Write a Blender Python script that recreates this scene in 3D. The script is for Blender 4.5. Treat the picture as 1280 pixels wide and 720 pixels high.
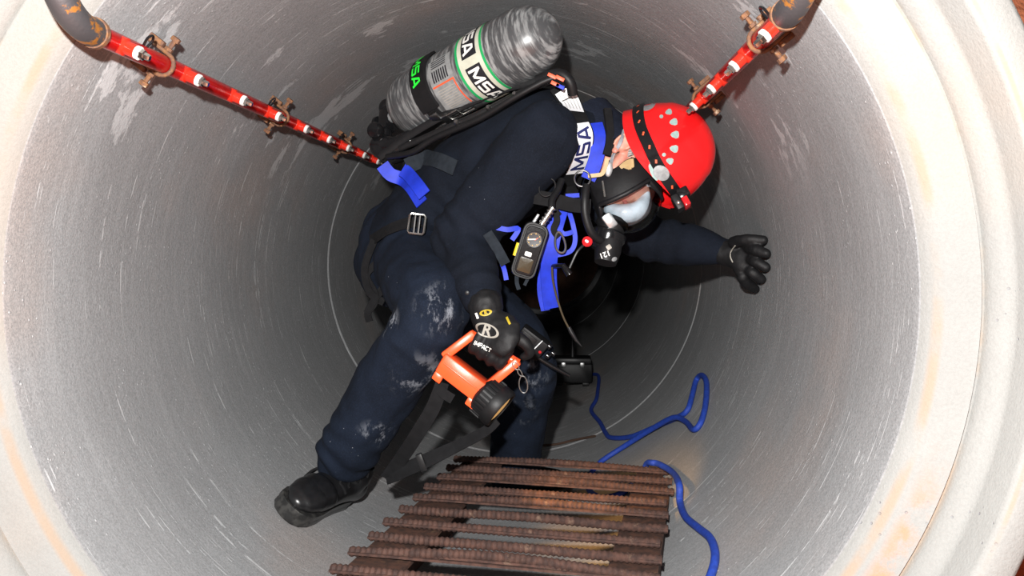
import bpy, bmesh, math, random
from mathutils import Vector, Matrix, Euler, noise
from mathutils.bvhtree import BVHTree

random.seed(7)
for _o in list(bpy.data.objects):
    bpy.data.objects.remove(_o)
SC = bpy.context.scene
COL = SC.collection
V = Vector
PI = math.pi

# ------------------------------------------------------------------ camera
PR = 0.76                      # inner radius of the concrete pipe, axis along +Y
AX = V((0, 0, PR))             # pipe axis (invert at z = 0)
CAM = V((0.180, 0.0, PR + 0.104))
FPX = 1050.0
cd = bpy.data.cameras.new('camera')
cd.sensor_width = 36.0
cd.lens = 36.0 * FPX / 1280.0
cd.clip_start = 0.02
cam = bpy.data.objects.new('camera', cd)
COL.objects.link(cam)
cam.location = CAM
CROT = Euler((PI / 2 - 0.0541, 0, 0.0533), 'XYZ')
cam.rotation_euler = CROT
SC.camera = cam
CM = CROT.to_matrix()

# ------------------------------------------------------------------ world and lights
w = bpy.data.worlds.new('world')
SC.world = w
w.use_nodes = True
w.node_tree.nodes['Background'].inputs[0].default_value = (0.85, 0.93, 1.0, 1)
w.node_tree.nodes['Background'].inputs[1].default_value = 0.07
fl = bpy.data.lights.new('camera_flash', 'POINT')
fl.energy = 380.0
fl.shadow_soft_size = 0.022
fl.color = (1.0, 0.985, 0.96)
flo = bpy.data.objects.new('camera_flash', fl)
COL.objects.link(flo)
flo.location = CAM + V((-0.08, -0.03, 0.20))
SC.view_settings.view_transform = 'Standard'
SC.view_settings.look = 'None'
SC.view_settings.gamma = 1.0
SC.view_settings.use_curve_mapping = False
SC.view_settings.exposure = 0.0


# ------------------------------------------------------------------ pixel helpers
def ray(px, py):
    return CM @ V(((px - 640) / FPX, -(py - 360) / FPX, -1.0))


def Pt(px, py, Y):
    d = ray(px, py)
    return CAM + d * ((Y - CAM.y) / d.y)


def wallpt(px, py, off=0.0):
    d = ray(px, py)
    ox, oz = CAM.x - AX.x, CAM.z - AX.z
    a = d.x * d.x + d.z * d.z
    b = 2 * (ox * d.x + oz * d.z)
    c = ox * ox + oz * oz - (PR - off) ** 2
    t = (-b + math.sqrt(b * b - 4 * a * c)) / (2 * a)
    return CAM + d * t


def planept(px, py, z):
    d = ray(px, py)
    return CAM + d * ((z - CAM.z) / d.z)


# ------------------------------------------------------------------ mesh builder
class MB:
    def __init__(self):
        self.v = []
        self.f = []
        self.sm = True

    def add(self, vs, fs):
        k = len(self.v)
        self.v += [V(p) for p in vs]
        self.f += [tuple(i + k for i in f) for f in fs]
        return self

    def box(self, c, ex, ey, ez, bev=0.0):
        """box from centre and three half-extent vectors, bevelled edges"""
        c, ex, ey, ez = V(c), V(ex), V(ey), V(ez)
        if bev <= 0:
            vs = [c + ex * a + ey * b + ez * d for a in (-1, 1) for b in (-1, 1) for d in (-1, 1)]
            fs = [(0, 1, 3, 2), (4, 6, 7, 5), (0, 4, 5, 1), (2, 3, 7, 6), (0, 2, 6, 4), (1, 5, 7, 3)]
            return self.add(vs, fs)
        bm = bmesh.new()
        bmesh.ops.create_cube(bm, size=2)
        lx, ly, lz = ex.length, ey.length, ez.length
        for q in bm.verts:
            q.co = V((q.co.x * lx, q.co.y * ly, q.co.z * lz))
        bmesh.ops.bevel(bm, geom=bm.edges[:] + bm.verts[:], offset=min(bev, lx * .9, ly * .9, lz * .9), segments=2, affect='EDGES', profile=.5)
        m = Matrix((ex / lx, ey / ly, ez / lz)).transposed()
        bm.verts.index_update()
        vs = [c + m @ q.co for q in bm.verts]
        fs = [tuple(q.index for q in f.verts) for f in bm.faces]
        bm.free()
        return self.add(vs, fs)

    def rings(self, rings, cap=True, closed=False):
        n = len(rings[0])
        k = len(self.v)
        for r in rings:
            self.v += [V(p) for p in r]
        m = len(rings)
        for i in range(m if closed else m - 1):
            a, b = k + i * n, k + ((i + 1) % m) * n
            for j in range(n):
                j2 = (j + 1) % n
                self.f.append((a + j, a + j2, b + j2, b + j))
        if cap and not closed:
            c0 = sum((V(p) for p in rings[0]), V()) / n
            c1 = sum((V(p) for p in rings[-1]), V()) / n
            self.v += [c0, c1]
            i0, i1 = len(self.v) - 2, len(self.v) - 1
            for j in range(n):
                j2 = (j + 1) % n
                self.f.append((k + j2, k + j, i0))
                self.f.append((k + (m - 1) * n + j, k + (m - 1) * n + j2, i1))
        return self

    def tube(self, pts, r, n=10, cap=True, hint=None):
        pts = [V(p) for p in pts]
        rs = r if isinstance(r, (list, tuple)) else [r] * len(pts)
        rings = []
        u = None
        for i, p in enumerate(pts):
            t = (pts[min(i + 1, len(pts) - 1)] - pts[max(i - 1, 0)])
            if t.length < 1e-9:
                t = V((0, 0, 1))
            t.normalize()
            if u is None:
                h = V(hint) if hint else (V((0, 0, 1)) if abs(t.z) < .9 else V((1, 0, 0)))
            else:
                h = u
            u = h - t * h.dot(t)
            if u.length < 1e-6:
                u = t.orthogonal()
            u.normalize()
            b = t.cross(u)
            ra, rb = rs[i] if isinstance(rs[i], (list, tuple)) else (rs[i], rs[i])
            rings.append([p + u * (ra * math.cos(2 * PI * j / n)) + b * (rb * math.sin(2 * PI * j / n)) for j in range(n)])
        return self.rings(rings, cap)

    def limb(self, secs, hint, n=20, sub=5):
        """secs: (point, radius along hint, radius across); smooth, with rounded ends"""
        P = [V(s[0]) for s in secs]
        A = [s[1] for s in secs]
        B = [s[2] if len(s) > 2 else s[1] for s in secs]
        pp, rr = [], []
        for i in range(len(P) - 1):
            for k in range(sub):
                t = k / sub
                pp.append(cr(P, i, t))
                rr.append((crs(A, i, t), crs(B, i, t)))
        pp.append(P[-1])
        rr.append((A[-1], B[-1]))
        t0 = (pp[0] - pp[1]).normalized()
        t1 = (pp[-1] - pp[-2]).normalized()
        pre, prr, post, por = [], [], [], []
        for a in (80, 55, 28):
            q = math.radians(a)
            pre.append(pp[0] + t0 * (min(rr[0]) * math.sin(q)))
            prr.append((rr[0][0] * math.cos(q), rr[0][1] * math.cos(q)))
        for a in (28, 55, 80):
            q = math.radians(a)
            post.append(pp[-1] + t1 * (min(rr[-1]) * math.sin(q)))
            por.append((rr[-1][0] * math.cos(q), rr[-1][1] * math.cos(q)))
        return self.tube(pre + pp + post, prr + rr + por, n, True, hint)

    def lathe(self, o, a, prof, n=32, cap=True):
        """profile of (radius, distance along axis a from o)"""
        o, a = V(o), V(a).normalized()
        u = a.orthogonal().normalized()
        b = a.cross(u)
        return self.rings([[o + a * s + (u * math.cos(2 * PI * j / n) + b * math.sin(2 * PI * j / n)) * max(r, 1e-5) for j in range(n)] for r, s in prof], cap)

    def ellipsoid(self, c, ex, ey, ez, nu=20, nv=12):
        c, ex, ey, ez = V(c), V(ex), V(ey), V(ez)
        rings = []
        for i in range(1, nv):
            q = -PI / 2 + PI * i / nv
            rings.append([c + ez * math.sin(q) + (ex * math.cos(2 * PI * j / nu) + ey * math.sin(2 * PI * j / nu)) * math.cos(q) for j in range(nu)])
        self.rings(rings, True)
        self.v[-2] = c - ez
        self.v[-1] = c + ez
        return self

    def ribbon(self, pts, w, th, nrm, sub=4):
        """flat strap: points, half width, half thickness, surface normal(s)"""
        P = [V(p) for p in pts]
        N = [V(x) for x in nrm] if isinstance(nrm, list) else [V(nrm)] * len(P)
        W = w if isinstance(w, list) else [w] * len(P)
        pp, nn, ww = [], [], []
        for i in range(len(P) - 1):
            for k in range(sub):
                t = k / sub
                pp.append(cr(P, i, t))
                nn.append(N[i].lerp(N[i + 1], t))
                ww.append(W[i] * (1 - t) + W[i + 1] * t)
        pp.append(P[-1])
        nn.append(N[-1])
        ww.append(W[-1])
        rings = []
        for i, p in enumerate(pp):
            t = (pp[min(i + 1, len(pp) - 1)] - pp[max(i - 1, 0)]).normalized()
            s = nn[i].cross(t)
            if s.length < 1e-6:
                s = t.orthogonal()
            s.normalize()
            m = t.cross(s).normalized()
            hw = ww[i]
            rings.append([p + s * hw + m * th * .5, p + s * hw * .97 + m * th, p - s * hw * .97 + m * th, p - s * hw + m * th * .5,
                          p - s * hw - m * th * .5, p - s * hw * .97 - m * th, p + s * hw * .97 - m * th, p + s * hw - m * th * .5])
        return self.rings(rings, True)

    def mesh(self, name, smooth=True):
        me = bpy.data.meshes.new(name)
        me.from_pydata([tuple(p) for p in self.v], [], self.f)
        me.validate()
        bm = bmesh.new()
        bm.from_mesh(me)
        bmesh.ops.recalc_face_normals(bm, faces=bm.faces[:])
        for e in bm.edges:
            if len(e.link_faces) == 2 and e.calc_face_angle(0) > 0.75:
                e.smooth = False
        for f in bm.faces:
            f.smooth = smooth
        bm.to_mesh(me)
        bm.free()
        return me


def cr(P, i, t):
    p0, p1, p2, p3 = P[max(i - 1, 0)], P[i], P[min(i + 1, len(P) - 1)], P[min(i + 2, len(P) - 1)]
    return 0.5 * ((2 * p1) + (p2 - p0) * t + (2 * p0 - 5 * p1 + 4 * p2 - p3) * t * t + (3 * p1 - p0 - 3 * p2 + p3) * t ** 3)


def crs(P, i, t):
    s = t * t * (3 - 2 * t)
    return P[i] * (1 - s) + P[min(i + 1, len(P) - 1)] * s


def spline(pts, sub=6):
    P = [V(p) for p in pts]
    out = []
    for i in range(len(P) - 1):
        for k in range(sub):
            out.append(cr(P, i, k / sub))
    out.append(P[-1])
    return out


def remesh(mb, voxel, smooth_it=6, disp=None):
    me = mb.mesh('tmp')
    o = bpy.data.objects.new('tmp', me)
    COL.objects.link(o)
    md = o.modifiers.new('r', 'REMESH')
    md.mode = 'VOXEL'
    md.voxel_size = voxel
    md.use_smooth_shade = True
    if smooth_it:
        s = o.modifiers.new('s', 'SMOOTH')
        s.factor = 0.5
        s.iterations = smooth_it
    dg = bpy.context.evaluated_depsgraph_get()
    dg.update()
    out = bpy.data.meshes.new_from_object(o.evaluated_get(dg))
    bpy.data.objects.remove(o)
    bpy.data.meshes.remove(me)
    if disp:
        nv = [q.normal.copy() for q in out.vertices]
        for q, nn in zip(out.vertices, nv):
            q.co = q.co + nn * disp(q.co, nn)
    for p in out.polygons:
        p.use_smooth = True
    out.update()
    return out


# ------------------------------------------------------------------ objects
def link(name, me, m, parent=None, loc=None):
    o = bpy.data.objects.new(name, me)
    COL.objects.link(o)
    if m is not None:
        me.materials.clear()
        me.materials.append(m)
    if parent is not None:
        o.parent = parent
        if parent.type == 'EMPTY':
            o.location = -parent.location
    return o


def thing(name, label, cat, loc, group=None):
    o = bpy.data.objects.new(name, None)
    COL.objects.link(o)
    o.empty_display_size = 0.05
    o.location = loc
    o['label'] = label
    o['category'] = cat
    if group:
        o['group'] = group
    return o


def single(name, me, m, label, cat, group=None):
    c = sum((q.co for q in me.vertices), V()) / len(me.vertices)
    me.transform(Matrix.Translation(-c))
    o = link(name, me, m)
    o.location = c
    o['label'] = label
    o['category'] = cat
    if group:
        o['group'] = group
    return o


def part(root, name, mb, m, label=None):
    me = mb.mesh(name) if isinstance(mb, MB) else mb
    o = link(name, me, m, root)
    if label:
        o['label'] = label
    return o


def structure(name, mb, m, label=None):
    o = link(name, mb.mesh(name) if isinstance(mb, MB) else mb, m)
    o['kind'] = 'structure'
    if label:
        o['label'] = label
    return o


# ------------------------------------------------------------------ materials
class NT:
    def __init__(self, name):
        self.m = bpy.data.materials.new(name)
        self.m.use_nodes = True
        self.t = self.m.node_tree
        self.b = self.t.nodes['Principled BSDF']
        self.tc = self.n('ShaderNodeTexCoord').outputs['Object']

    def n(self, k):
        return self.t.nodes.new(k)

    def lk(self, a, b):
        self.t.links.new(a, b)

    def put(self, node, i, v):
        s = node.inputs[i]
        if hasattr(v, 'is_linked') or hasattr(v, 'links'):
            self.lk(v, s)
        else:
            s.default_value = v

    def mapped(self, scale=(1, 1, 1), rot=(0, 0, 0), loc=(0, 0, 0)):
        q = self.n('ShaderNodeMapping')
        self.lk(self.tc, q.inputs[0])
        q.inputs['Scale'].default_value = scale
        q.inputs['Rotation'].default_value = rot
        q.inputs['Location'].default_value = loc
        return q.outputs[0]

    def noise(self, scale, vec=None, detail=4, rough=.55, dist=0.0):
        q = self.n('ShaderNodeTexNoise')
        self.lk(vec or self.tc, q.inputs['Vector'])
        q.inputs['Scale'].default_value = scale
        q.inputs['Detail'].default_value = detail
        q.inputs['Roughness'].default_value = rough
        q.inputs['Distortion'].default_value = dist
        return q.outputs[0]

    def voro(self, scale, vec=None):
        q = self.n('ShaderNodeTexVoronoi')
        self.lk(vec or self.tc, q.inputs['Vector'])
        q.inputs['Scale'].default_value = scale
        return q.outputs['Distance']

    def ramp(self, f, a, b, lo=0.0, hi=1.0):
        q = self.n('ShaderNodeMapRange')
        q.interpolation_type = 'SMOOTHSTEP'
        self.lk(f, q.inputs[0])
        q.inputs[1].default_value = a
        q.inputs[2].default_value = b
        q.inputs[3].default_value = lo
        q.inputs[4].default_value = hi
        return q.outputs[0]

    def math(self, op, a, b=0.0):
        q = self.n('ShaderNodeMath')
        q.operation = op
        self.put(q, 0, a)
        self.put(q, 1, b)
        return q.outputs[0]

    def mix(self, f, a, b, mode='MIX'):
        q = self.n('ShaderNodeMix')
        q.data_type = 'RGBA'
        q.blend_type = mode
        self.put(q, 0, f)
        for i, c in ((6, a), (7, b)):
            if isinstance(c, tuple):
                c = c if len(c) == 4 else c + (1,)
            self.put(q, i, c)
        return q.outputs[2]

    def bump(self, h, strength, dist, prev=None):
        q = self.n('ShaderNodeBump')
        self.lk(h, q.inputs['Height'])
        q.inputs['Strength'].default_value = strength
        q.inputs['Distance'].default_value = dist
        if prev is not None:
            self.lk(prev, q.inputs['Normal'])
        return q.outputs[0]

    def out(self, col=None, rough=None, metal=None, nrm=None, **kw):
        if col is not None:
            if isinstance(col, tuple):
                col = col if len(col) == 4 else col + (1,)
            self.put(self.b, 'Base Color', col)
        if rough is not None:
            self.put(self.b, 'Roughness', rough)
        if metal is not None:
            self.put(self.b, 'Metallic', metal)
        if nrm is not None:
            self.lk(nrm, self.b.inputs['Normal'])
        for k, v in kw.items():
            self.put(self.b, k.replace('_', ' '), v)
        return self.m


def plain(name, col, rough=.5, metal=0.0, var=0.25, vs=30.0, bump=0.15, bs=200.0, bd=.001, **kw):
    t = NT(name)
    f = t.ramp(t.noise(vs), .3, .7)
    c2 = tuple(x * (1 - var) for x in col)
    c = t.mix(f, col, c2)
    return t.out(c, rough, metal, t.bump(t.noise(bs), bump, bd), **kw)


def concrete(name, base, pale, tint, streaks=True, pit=False):
    t = NT(name)
    big = t.ramp(t.noise(2.2, detail=5), .3, .7)
    fine = t.noise(190, detail=4, rough=.7)
    grit = t.ramp(t.noise(230, detail=4, rough=.75), .38, .64)
    c = t.mix(big, base, tuple(x * .86 for x in base))
    c = t.mix(t.math('MULTIPLY', t.ramp(t.noise(1.6, t.mapped(loc=(3, 1, 7)), 4), .52, .72), .55), c, tint)
    c = t.mix(t.math('MULTIPLY', grit, .5 if streaks else .16), c, tuple(x * .45 for x in base))
    hgt = t.math('ADD', t.math('MULTIPLY', fine, .6), t.math('MULTIPLY', t.noise(70), .6))
    if streaks:
        # scratches left by the form, running around the barrel
        st = t.noise(1.0, t.mapped((1.6, 95, 1.6)), 3, .6, .25)
        s1 = t.ramp(st, .615, .645)
        brk = t.ramp(t.noise(16, t.mapped(loc=(2, 5, 1)), 6, .7), .47, .55)
        s = t.math('MULTIPLY', t.math('MULTIPLY', s1, brk), .62)
        c = t.mix(s, c, pale)
        st2 = t.ramp(t.noise(1.0, t.mapped((2.5, 40, 2.5), loc=(5, 5, 5)), 4, .65), .45, .75)
        c = t.mix(t.math('MULTIPLY', st2, .10), c, pale)
        # lime patches with ragged edges
        pa = t.ramp(t.noise(2.4, t.mapped((1, 1.7, 1), loc=(1.3, .2, 4.1)), 8, .68), .575, .60)
        sz = t.n('ShaderNodeSeparateXYZ')
        t.lk(t.tc, sz.inputs[0])
        pa = t.math('MULTIPLY', pa, t.ramp(sz.outputs[2], .95, 1.15))      # lime seeps only near the crown
        c = t.mix(t.math('MULTIPLY', pa, .6), c, pale)
        sp = t.ramp(t.voro(58), .10, .16, 1, 0)
        sp = t.math('MULTIPLY', sp, t.ramp(t.noise(4, t.mapped(loc=(9, 2, 3))), .5, .6))
        c = t.mix(t.math('MULTIPLY', sp, .6), c, pale)
        hgt = t.math('ADD', hgt, t.math('ADD', t.math('MULTIPLY', sp, .8), t.math('MULTIPLY', s, .5)))
    if pit:
        pt = t.ramp(t.voro(55), .08, .15, 1, 0)
        pt = t.math('MULTIPLY', pt, t.ramp(t.noise(6, t.mapped(loc=(4, 4, 4))), .55, .68))
        c = t.mix(t.math('MULTIPLY', pt, .75), c, (.18, .18, .2))
        hgt = t.math('SUBTRACT', hgt, pt)
        # tan line on the inner lip, orange stain on one side, both in the cast concrete
        sx = t.n('ShaderNodeSeparateXYZ')
        t.lk(t.mapped(loc=(0, 0, -PR)), sx.inputs[0])
        rad = t.math('SQRT', t.math('ADD', t.math('MULTIPLY', sx.outputs[0], sx.outputs[0]), t.math('MULTIPLY', sx.outputs[2], sx.outputs[2])))
        for rr, ww, am in ((.784, .010, .55), (.846, .006, .55), (.891, .005, .5)):
            bnd = t.ramp(t.math('ABSOLUTE', t.math('SUBTRACT', rad, rr)), ww * .2, ww, 1, 0)
            bnd = t.math('MULTIPLY', bnd, t.ramp(t.noise(7, t.mapped(loc=(rr * 9, 1, 1)), 5), .38, .6))
            c = t.mix(t.math('MULTIPLY', bnd, am), c, (.30, .20, .12))
        q = t.n('ShaderNodeVectorMath')
        q.operation = 'DISTANCE'
        t.lk(t.tc, q.inputs[0])
        q.inputs[1].default_value = (.72, 1.35, PR - .40)
        stn = t.math('MULTIPLY', t.ramp(q.outputs['Value'], .02, .22, 1, 0), t.ramp(t.noise(12, None, 6, .7), .42, .62))
        stn = t.math('MULTIPLY', stn, t.ramp(t.math('ABSOLUTE', t.math('SUBTRACT', rad, .822)), .006, .028, 1, 0))
        c = t.mix(t.math('MULTIPLY', stn, .8), c, (.42, .19, .10))
    return t.out(c, .82, 0, t.bump(hgt, .55, .0035), Specular_IOR_Level=.3)


M = {}
M['concrete'] = concrete('concrete_barrel', (.275, .280, .286), (.52, .53, .54), (.32, .265, .24))
M['rim'] = concrete('concrete_rim', (.270, .273, .264), (.34, .34, .33), (.30, .255, .215), streaks=False, pit=True)
M['dirt'] = plain('brown_dirt', (.09, .038, .02), .9, 0, .5, 6, .6, 30, .02)
M['clay'] = plain('orange_clay', (.50, .15, .065), .9, 0, .35, 5, .8, 25, .03)


def rust(name, a, b, c, sc=60):
    t = NT(name)
    col = t.mix(t.ramp(t.noise(sc), .35, .65), a, b)
    col = t.mix(t.ramp(t.noise(sc * .35, t.mapped(loc=(2, 3, 4)), 6, .7), .58, .68), col, c)
    return t.out(col, .8, .15, t.bump(t.noise(sc * 5), .5, .002))


M['rust'] = rust('rusted_rebar', (.085, .040, .029), (.040, .020, .016), (.14, .085, .06))
M['rust_dark'] = rust('rusted_plate', (.075, .032, .02), (.035, .017, .012), (.13, .07, .04))
M['rust_bolt'] = rust('rusted_bolt', (.22, .10, .04), (.12, .06, .04), (.45, .36, .25), 120)
t = NT('weathered_elbow')
f = t.ramp(t.noise(22, None, 6, .7), .53, .59)
M['elbow'] = t.out(t.mix(f, (.085, .08, .085), (.42, .17, .035)), .5, .5, t.bump(t.noise(150), .3, .002))
M['redpipe'] = plain('red_painted_pipe', (.44, .007, .007), .24, 0, .3, 25, .1, 150)
M['stub'] = plain('red_painted_stub', (.66, .024, .010), .3, 0, .15, 40, .1, 150)
M['tape'] = plain('white_thread_tape', (.8, .8, .78), .6)
M['chrome'] = plain('bright_metal', (.62, .61, .58), .25, 1.0, .2)
M['steel'] = plain('dull_steel', (.33, .33, .33), .35, 1.0, .25)
M['black'] = plain('black_rubber', (.008, .008, .009), .5, 0, .3, 40, .3, 120, Specular_IOR_Level=.3)
M['blackgloss'] = plain('black_gloss', (.008, .008, .009), .16, 0, .2)
M['blackweb'] = plain('black_webbing', (.009, .009, .010), .85, 0, .3, 60, .5, 500, Specular_IOR_Level=.15)
M['greyweb'] = plain('dark_grey_webbing', (.018, .023, .030), .85, 0, .3, 60, .5, 500, Specular_IOR_Level=.15)
M['darkplastic'] = plain('charcoal_plastic', (.013, .013, .014), .42, 0, .3, 60, Specular_IOR_Level=.3)
M['bluewm'] = plain('blue_webbing', (.007, .032, .52), .6, 0, .25, 40, .4, 500)
M['rope'] = plain('blue_rope', (.012, .050, .36), .65, 0, .3, 90, .6, 300, .002)
M['orange'] = plain('orange_plastic', (.92, .095, .022), .32, 0, .1, 30, .1)
M['helmet'] = plain('red_helmet_shell', (.78, .010, .012), .22, 0, .06, 12, .05, 60, Coat_Weight=.4)
M['vent'] = plain('grey_vent_mesh', (.30, .42, .40), .5, 0, .2, 120)
M['silver'] = plain('silver_clip', (.55, .57, .58), .35, .6, .3, 80)
M['white'] = plain('white_label', (.80, .81, .84), .5, 0, .05)
M['ink'] = plain('black_print', (.012, .012, .016), .5, 0, .1)
M['inkblue'] = plain('dark_blue_print', (.015, .02, .10), .5, 0, .1)
M['whiteprint'] = plain('white_print', (.8, .8, .76), .5, 0, .05)
M['greenprint'] = plain('green_print', (.02, .80, .045), .45, 0, .05)
M['greenband'] = plain('green_band', (.015, .34, .10), .4, 0, .15)
M['creamband'] = plain('cream_band', (.55, .56, .46), .4, 0, .15)
M['redprint'] = plain('red_print', (.75, .10, .035), .5, 0, .1)
M['yellow'] = plain('yellow_plastic', (.85, .60, .02), .4, 0, .1)
M['gold'] = plain('tarnished_yellow_print', (.45, .33, .02), .5, 0, .1)
M['greyprint'] = plain('grey_print', (.34, .32, .28), .5, 0, .1)
M['tan'] = plain('tan_rubber_strap', (.42, .29, .13), .55, 0, .2, 60)
M['greystrap'] = plain('grey_rubber_strap', (.32, .34, .37), .45, 0, .2, 60)
M['lcd'] = plain('brown_display', (.045, .034, .018), .2, 0, .2)
M['reflector'] = plain('amber_lens', (.75, .52, .22), .12, .3, .2)
M['nosecup'] = plain('pale_silicone', (.62, .68, .74), .25, 0, .35, 25)
M['redlens'] = plain('red_lamp_lens', (.5, .015, .02), .1, 0, .2)
M['boot'] = plain('black_boot_leather', (.011, .011, .012), .30, 0, .3, 60, .2, 120)
M['twig'] = plain('brown_twig', (.06, .03, .018), .9)

t = NT('boot_sole')
M['sole'] = t.out(t.mix(t.ramp(t.noise(45), .42, .62), (.016, .016, .016), (.040, .039, .037)), .3, 0, t.bump(t.noise(200), .3, .002))

t = NT('skin')
f = t.ramp(t.noise(28), .35, .7)
M['skin'] = t.out(t.mix(f, (.55, .27, .19), (.47, .17, .13)), .5, 0, t.bump(t.noise(220), .15, .001), Subsurface_Weight=.08)
t = NT('grey_hair')
M['hair'] = t.out(t.mix(t.ramp(t.noise(60, t.mapped((1, 1, 6))), .4, .6), (.10, .09, .08), (.34, .33, .32)), .7)

t = NT('carbon_wrap')       # filament-wound composite with pale fibre streaks
fib = t.noise(1.0, t.mapped((16, 16, 110), rot=(0, 0, .0)), 5, .6)
M['carbonT'] = t
# its streak axes are aligned with the bottle below (object space is the bottle's own)
fibA = t.ramp(fib, .44, .64)
blot = t.ramp(t.noise(14, None, 4), .3, .72)
colr = t.mix(t.math('MULTIPLY', fibA, t.math('ADD', t.math('MULTIPLY', blot, .6), .35)), (.055, .057, .06), (.33, .34, .34))
M['carbon'] = t.out(colr, .32, 0, t.bump(fib, .2, .001), Coat_Weight=.25)


def cloth(name, col, spots=(), amount=.6):
    """navy cloth; spots = (centre, radius) where pale dust has rubbed in"""
    t = NT(name)
    c = t.mix(t.ramp(t.noise(9), .3, .7), col, tuple(x * .6 for x in col))
    c = t.mix(t.math('MULTIPLY', t.ramp(t.noise(420, detail=2), .45, .7), .35), c, tuple(x * 2.2 for x in col))
    lint = t.ramp(t.voro(42), .035, .06, 1, 0)
    lint = t.math('MULTIPLY', lint, t.ramp(t.noise(5), .56, .62))
    c = t.mix(t.math('MULTIPLY', lint, .5), c, (.4, .42, .45))
    for (p, r, am, sc) in spots:
        q = t.n('ShaderNodeVectorMath')
        q.operation = 'DISTANCE'
        t.lk(t.tc, q.inputs[0])
        q.inputs[1].default_value = p
        d = t.ramp(q.outputs['Value'], r * .15, r, 1, 0)
        nz = t.ramp(t.noise(sc, t.mapped((1, 1, .45), loc=tuple(p)), 7, .72), .50, .62)
        c = t.mix(t.math('MULTIPLY', t.math('MULTIPLY', d, nz), am), c, (.26, .28, .32))
    b = t.bump(t.noise(480), .25, .001)
    b = t.bump(t.noise(38, None, 5), .35, .006, b)
    return t.out(c, .9, 0, b, Specular_IOR_Level=.15)


t = NT('clear_lens')
tr = t.n('ShaderNodeBsdfTransparent')
tr.inputs[0].default_value = (.80, .84, .86, 1)
gl = t.n('ShaderNodeBsdfGlossy')
gl.inputs['Roughness'].default_value = .05
fr = t.n('ShaderNodeFresnel')
fr.inputs[0].default_value = 1.5
mx = t.n('ShaderNodeMixShader')
t.lk(fr.outputs[0], mx.inputs[0])
t.lk(tr.outputs[0], mx.inputs[1])
t.lk(gl.outputs[0], mx.inputs[2])
t.lk(mx.outputs[0], t.t.nodes['Material Output'].inputs[0])
M['lens'] = t.m


# ------------------------------------------------------------------ lettering
def text_verts(s, size, bold=0.0, align='CENTER'):
    cu = bpy.data.curves.new('txt', 'FONT')
    cu.body = s
    cu.size = size
    cu.offset = bold
    cu.align_x = align
    cu.align_y = 'CENTER'
    cu.resolution_u = 3
    o = bpy.data.objects.new('txt', cu)
    COL.objects.link(o)
    dg = bpy.context.evaluated_depsgraph_get()
    dg.update()
    me = bpy.data.meshes.new_from_object(o.evaluated_get(dg))
    bm = bmesh.new()
    bm.from_mesh(me)
    xs = [q.co.x for q in bm.verts]
    k = max(1, int((max(xs) - min(xs)) / (size * .22)))
    for i in range(1, k):
        bmesh.ops.bisect_plane(bm, geom=bm.verts[:] + bm.edges[:] + bm.faces[:], plane_co=(min(xs) + (max(xs) - min(xs)) * i / k, 0, 0), plane_no=(1, 0, 0))
    bm.verts.index_update()
    vs = [q.co.copy() for q in bm.verts]
    fs = [tuple(q.index for q in f.verts) for f in bm.faces]
    bm.free()
    bpy.data.objects.remove(o)
    bpy.data.meshes.remove(me)
    return vs, fs


GLYPH = {  # block capitals as strokes in a 1 x 1 cell
    'M': (1.15, [[(.10, 0), (.10, 1)], [(.10, .96), (.575, .22)], [(.575, .22), (1.05, .96)], [(1.05, 0), (1.05, 1)]]),
    'S': (.95, [[(.88, .91), (.10, .91)], [(.12, .95), (.12, .50)], [(.05, .52), (.90, .52)], [(.83, .52), (.83, .05)], [(.85, .09), (.05, .09)]]),
    'A': (1.0, [[(.08, 0), (.42, 1)], [(.42, .93), (.58, .93)], [(.58, 1), (.92, 0)], [(.25, .30), (.75, .30)]]),
    'I': (.40, [[(.20, 0), (.20, 1)]]),
    'P': (.90, [[(.12, 0), (.12, 1)], [(.08, .91), (.80, .91)], [(.78, .95), (.78, .45)], [(.80, .47), (.12, .47)]]),
    'C': (.90, [[(.85, .91), (.10, .91)], [(.12, .95), (.12, .05)], [(.08, .09), (.85, .09)]]),
    'T': (.90, [[(.05, .91), (.85, .91)], [(.45, .95), (.45, 0)]]),
}


def block_text(s, cap, wid=1.0, sw=.20, gap=.12):
    """block lettering, cap height cap, centred on the origin"""
    tot = sum(GLYPH[c][0] for c in s) + gap * (len(s) - 1)
    x0 = -tot / 2
    vs, fs = [], []
    for c in s:
        gw, strokes = GLYPH[c]
        for p, q in strokes:
            p, q = V((p[0], p[1], 0)), V((q[0], q[1], 0))
            d = (q - p).normalized()
            nn = V((-d.y, d.x, 0)) * (sw / 2)
            k0 = len(vs)
            for i in range(6):
                m = p.lerp(q, i / 5)
                for e in (m + nn, m - nn):
                    vs.append(V(((x0 + e.x) * cap * wid, (min(1, max(0, e.y)) - .5) * cap, 0)))
            fs += [(k0 + 2 * i, k0 + 2 * i + 1, k0 + 2 * i + 3, k0 + 2 * i + 2) for i in range(5)]
        x0 += gw + gap
    return vs, fs


def rect_verts(w, h, nx=8, ny=4):
    vs = [V((-w / 2 + w * i / nx, -h / 2 + h * j / ny, 0)) for j in range(ny + 1) for i in range(nx + 1)]
    fs = [(j * (nx + 1) + i, j * (nx + 1) + i + 1, (j + 1) * (nx + 1) + i + 1, (j + 1) * (nx + 1) + i) for j in range(ny) for i in range(nx)]
    return vs, fs


def plate(vf, place):
    """flat print vertices put on a surface by place(x, y)"""
    mb = MB()
    mb.add([place(p.x, p.y) for p in vf[0]], vf[1])
    return mb


def bvh_of(me):
    return BVHTree.FromPolygons([q.co for q in me.vertices], [tuple(p.vertices) for p in me.polygons])


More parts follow.
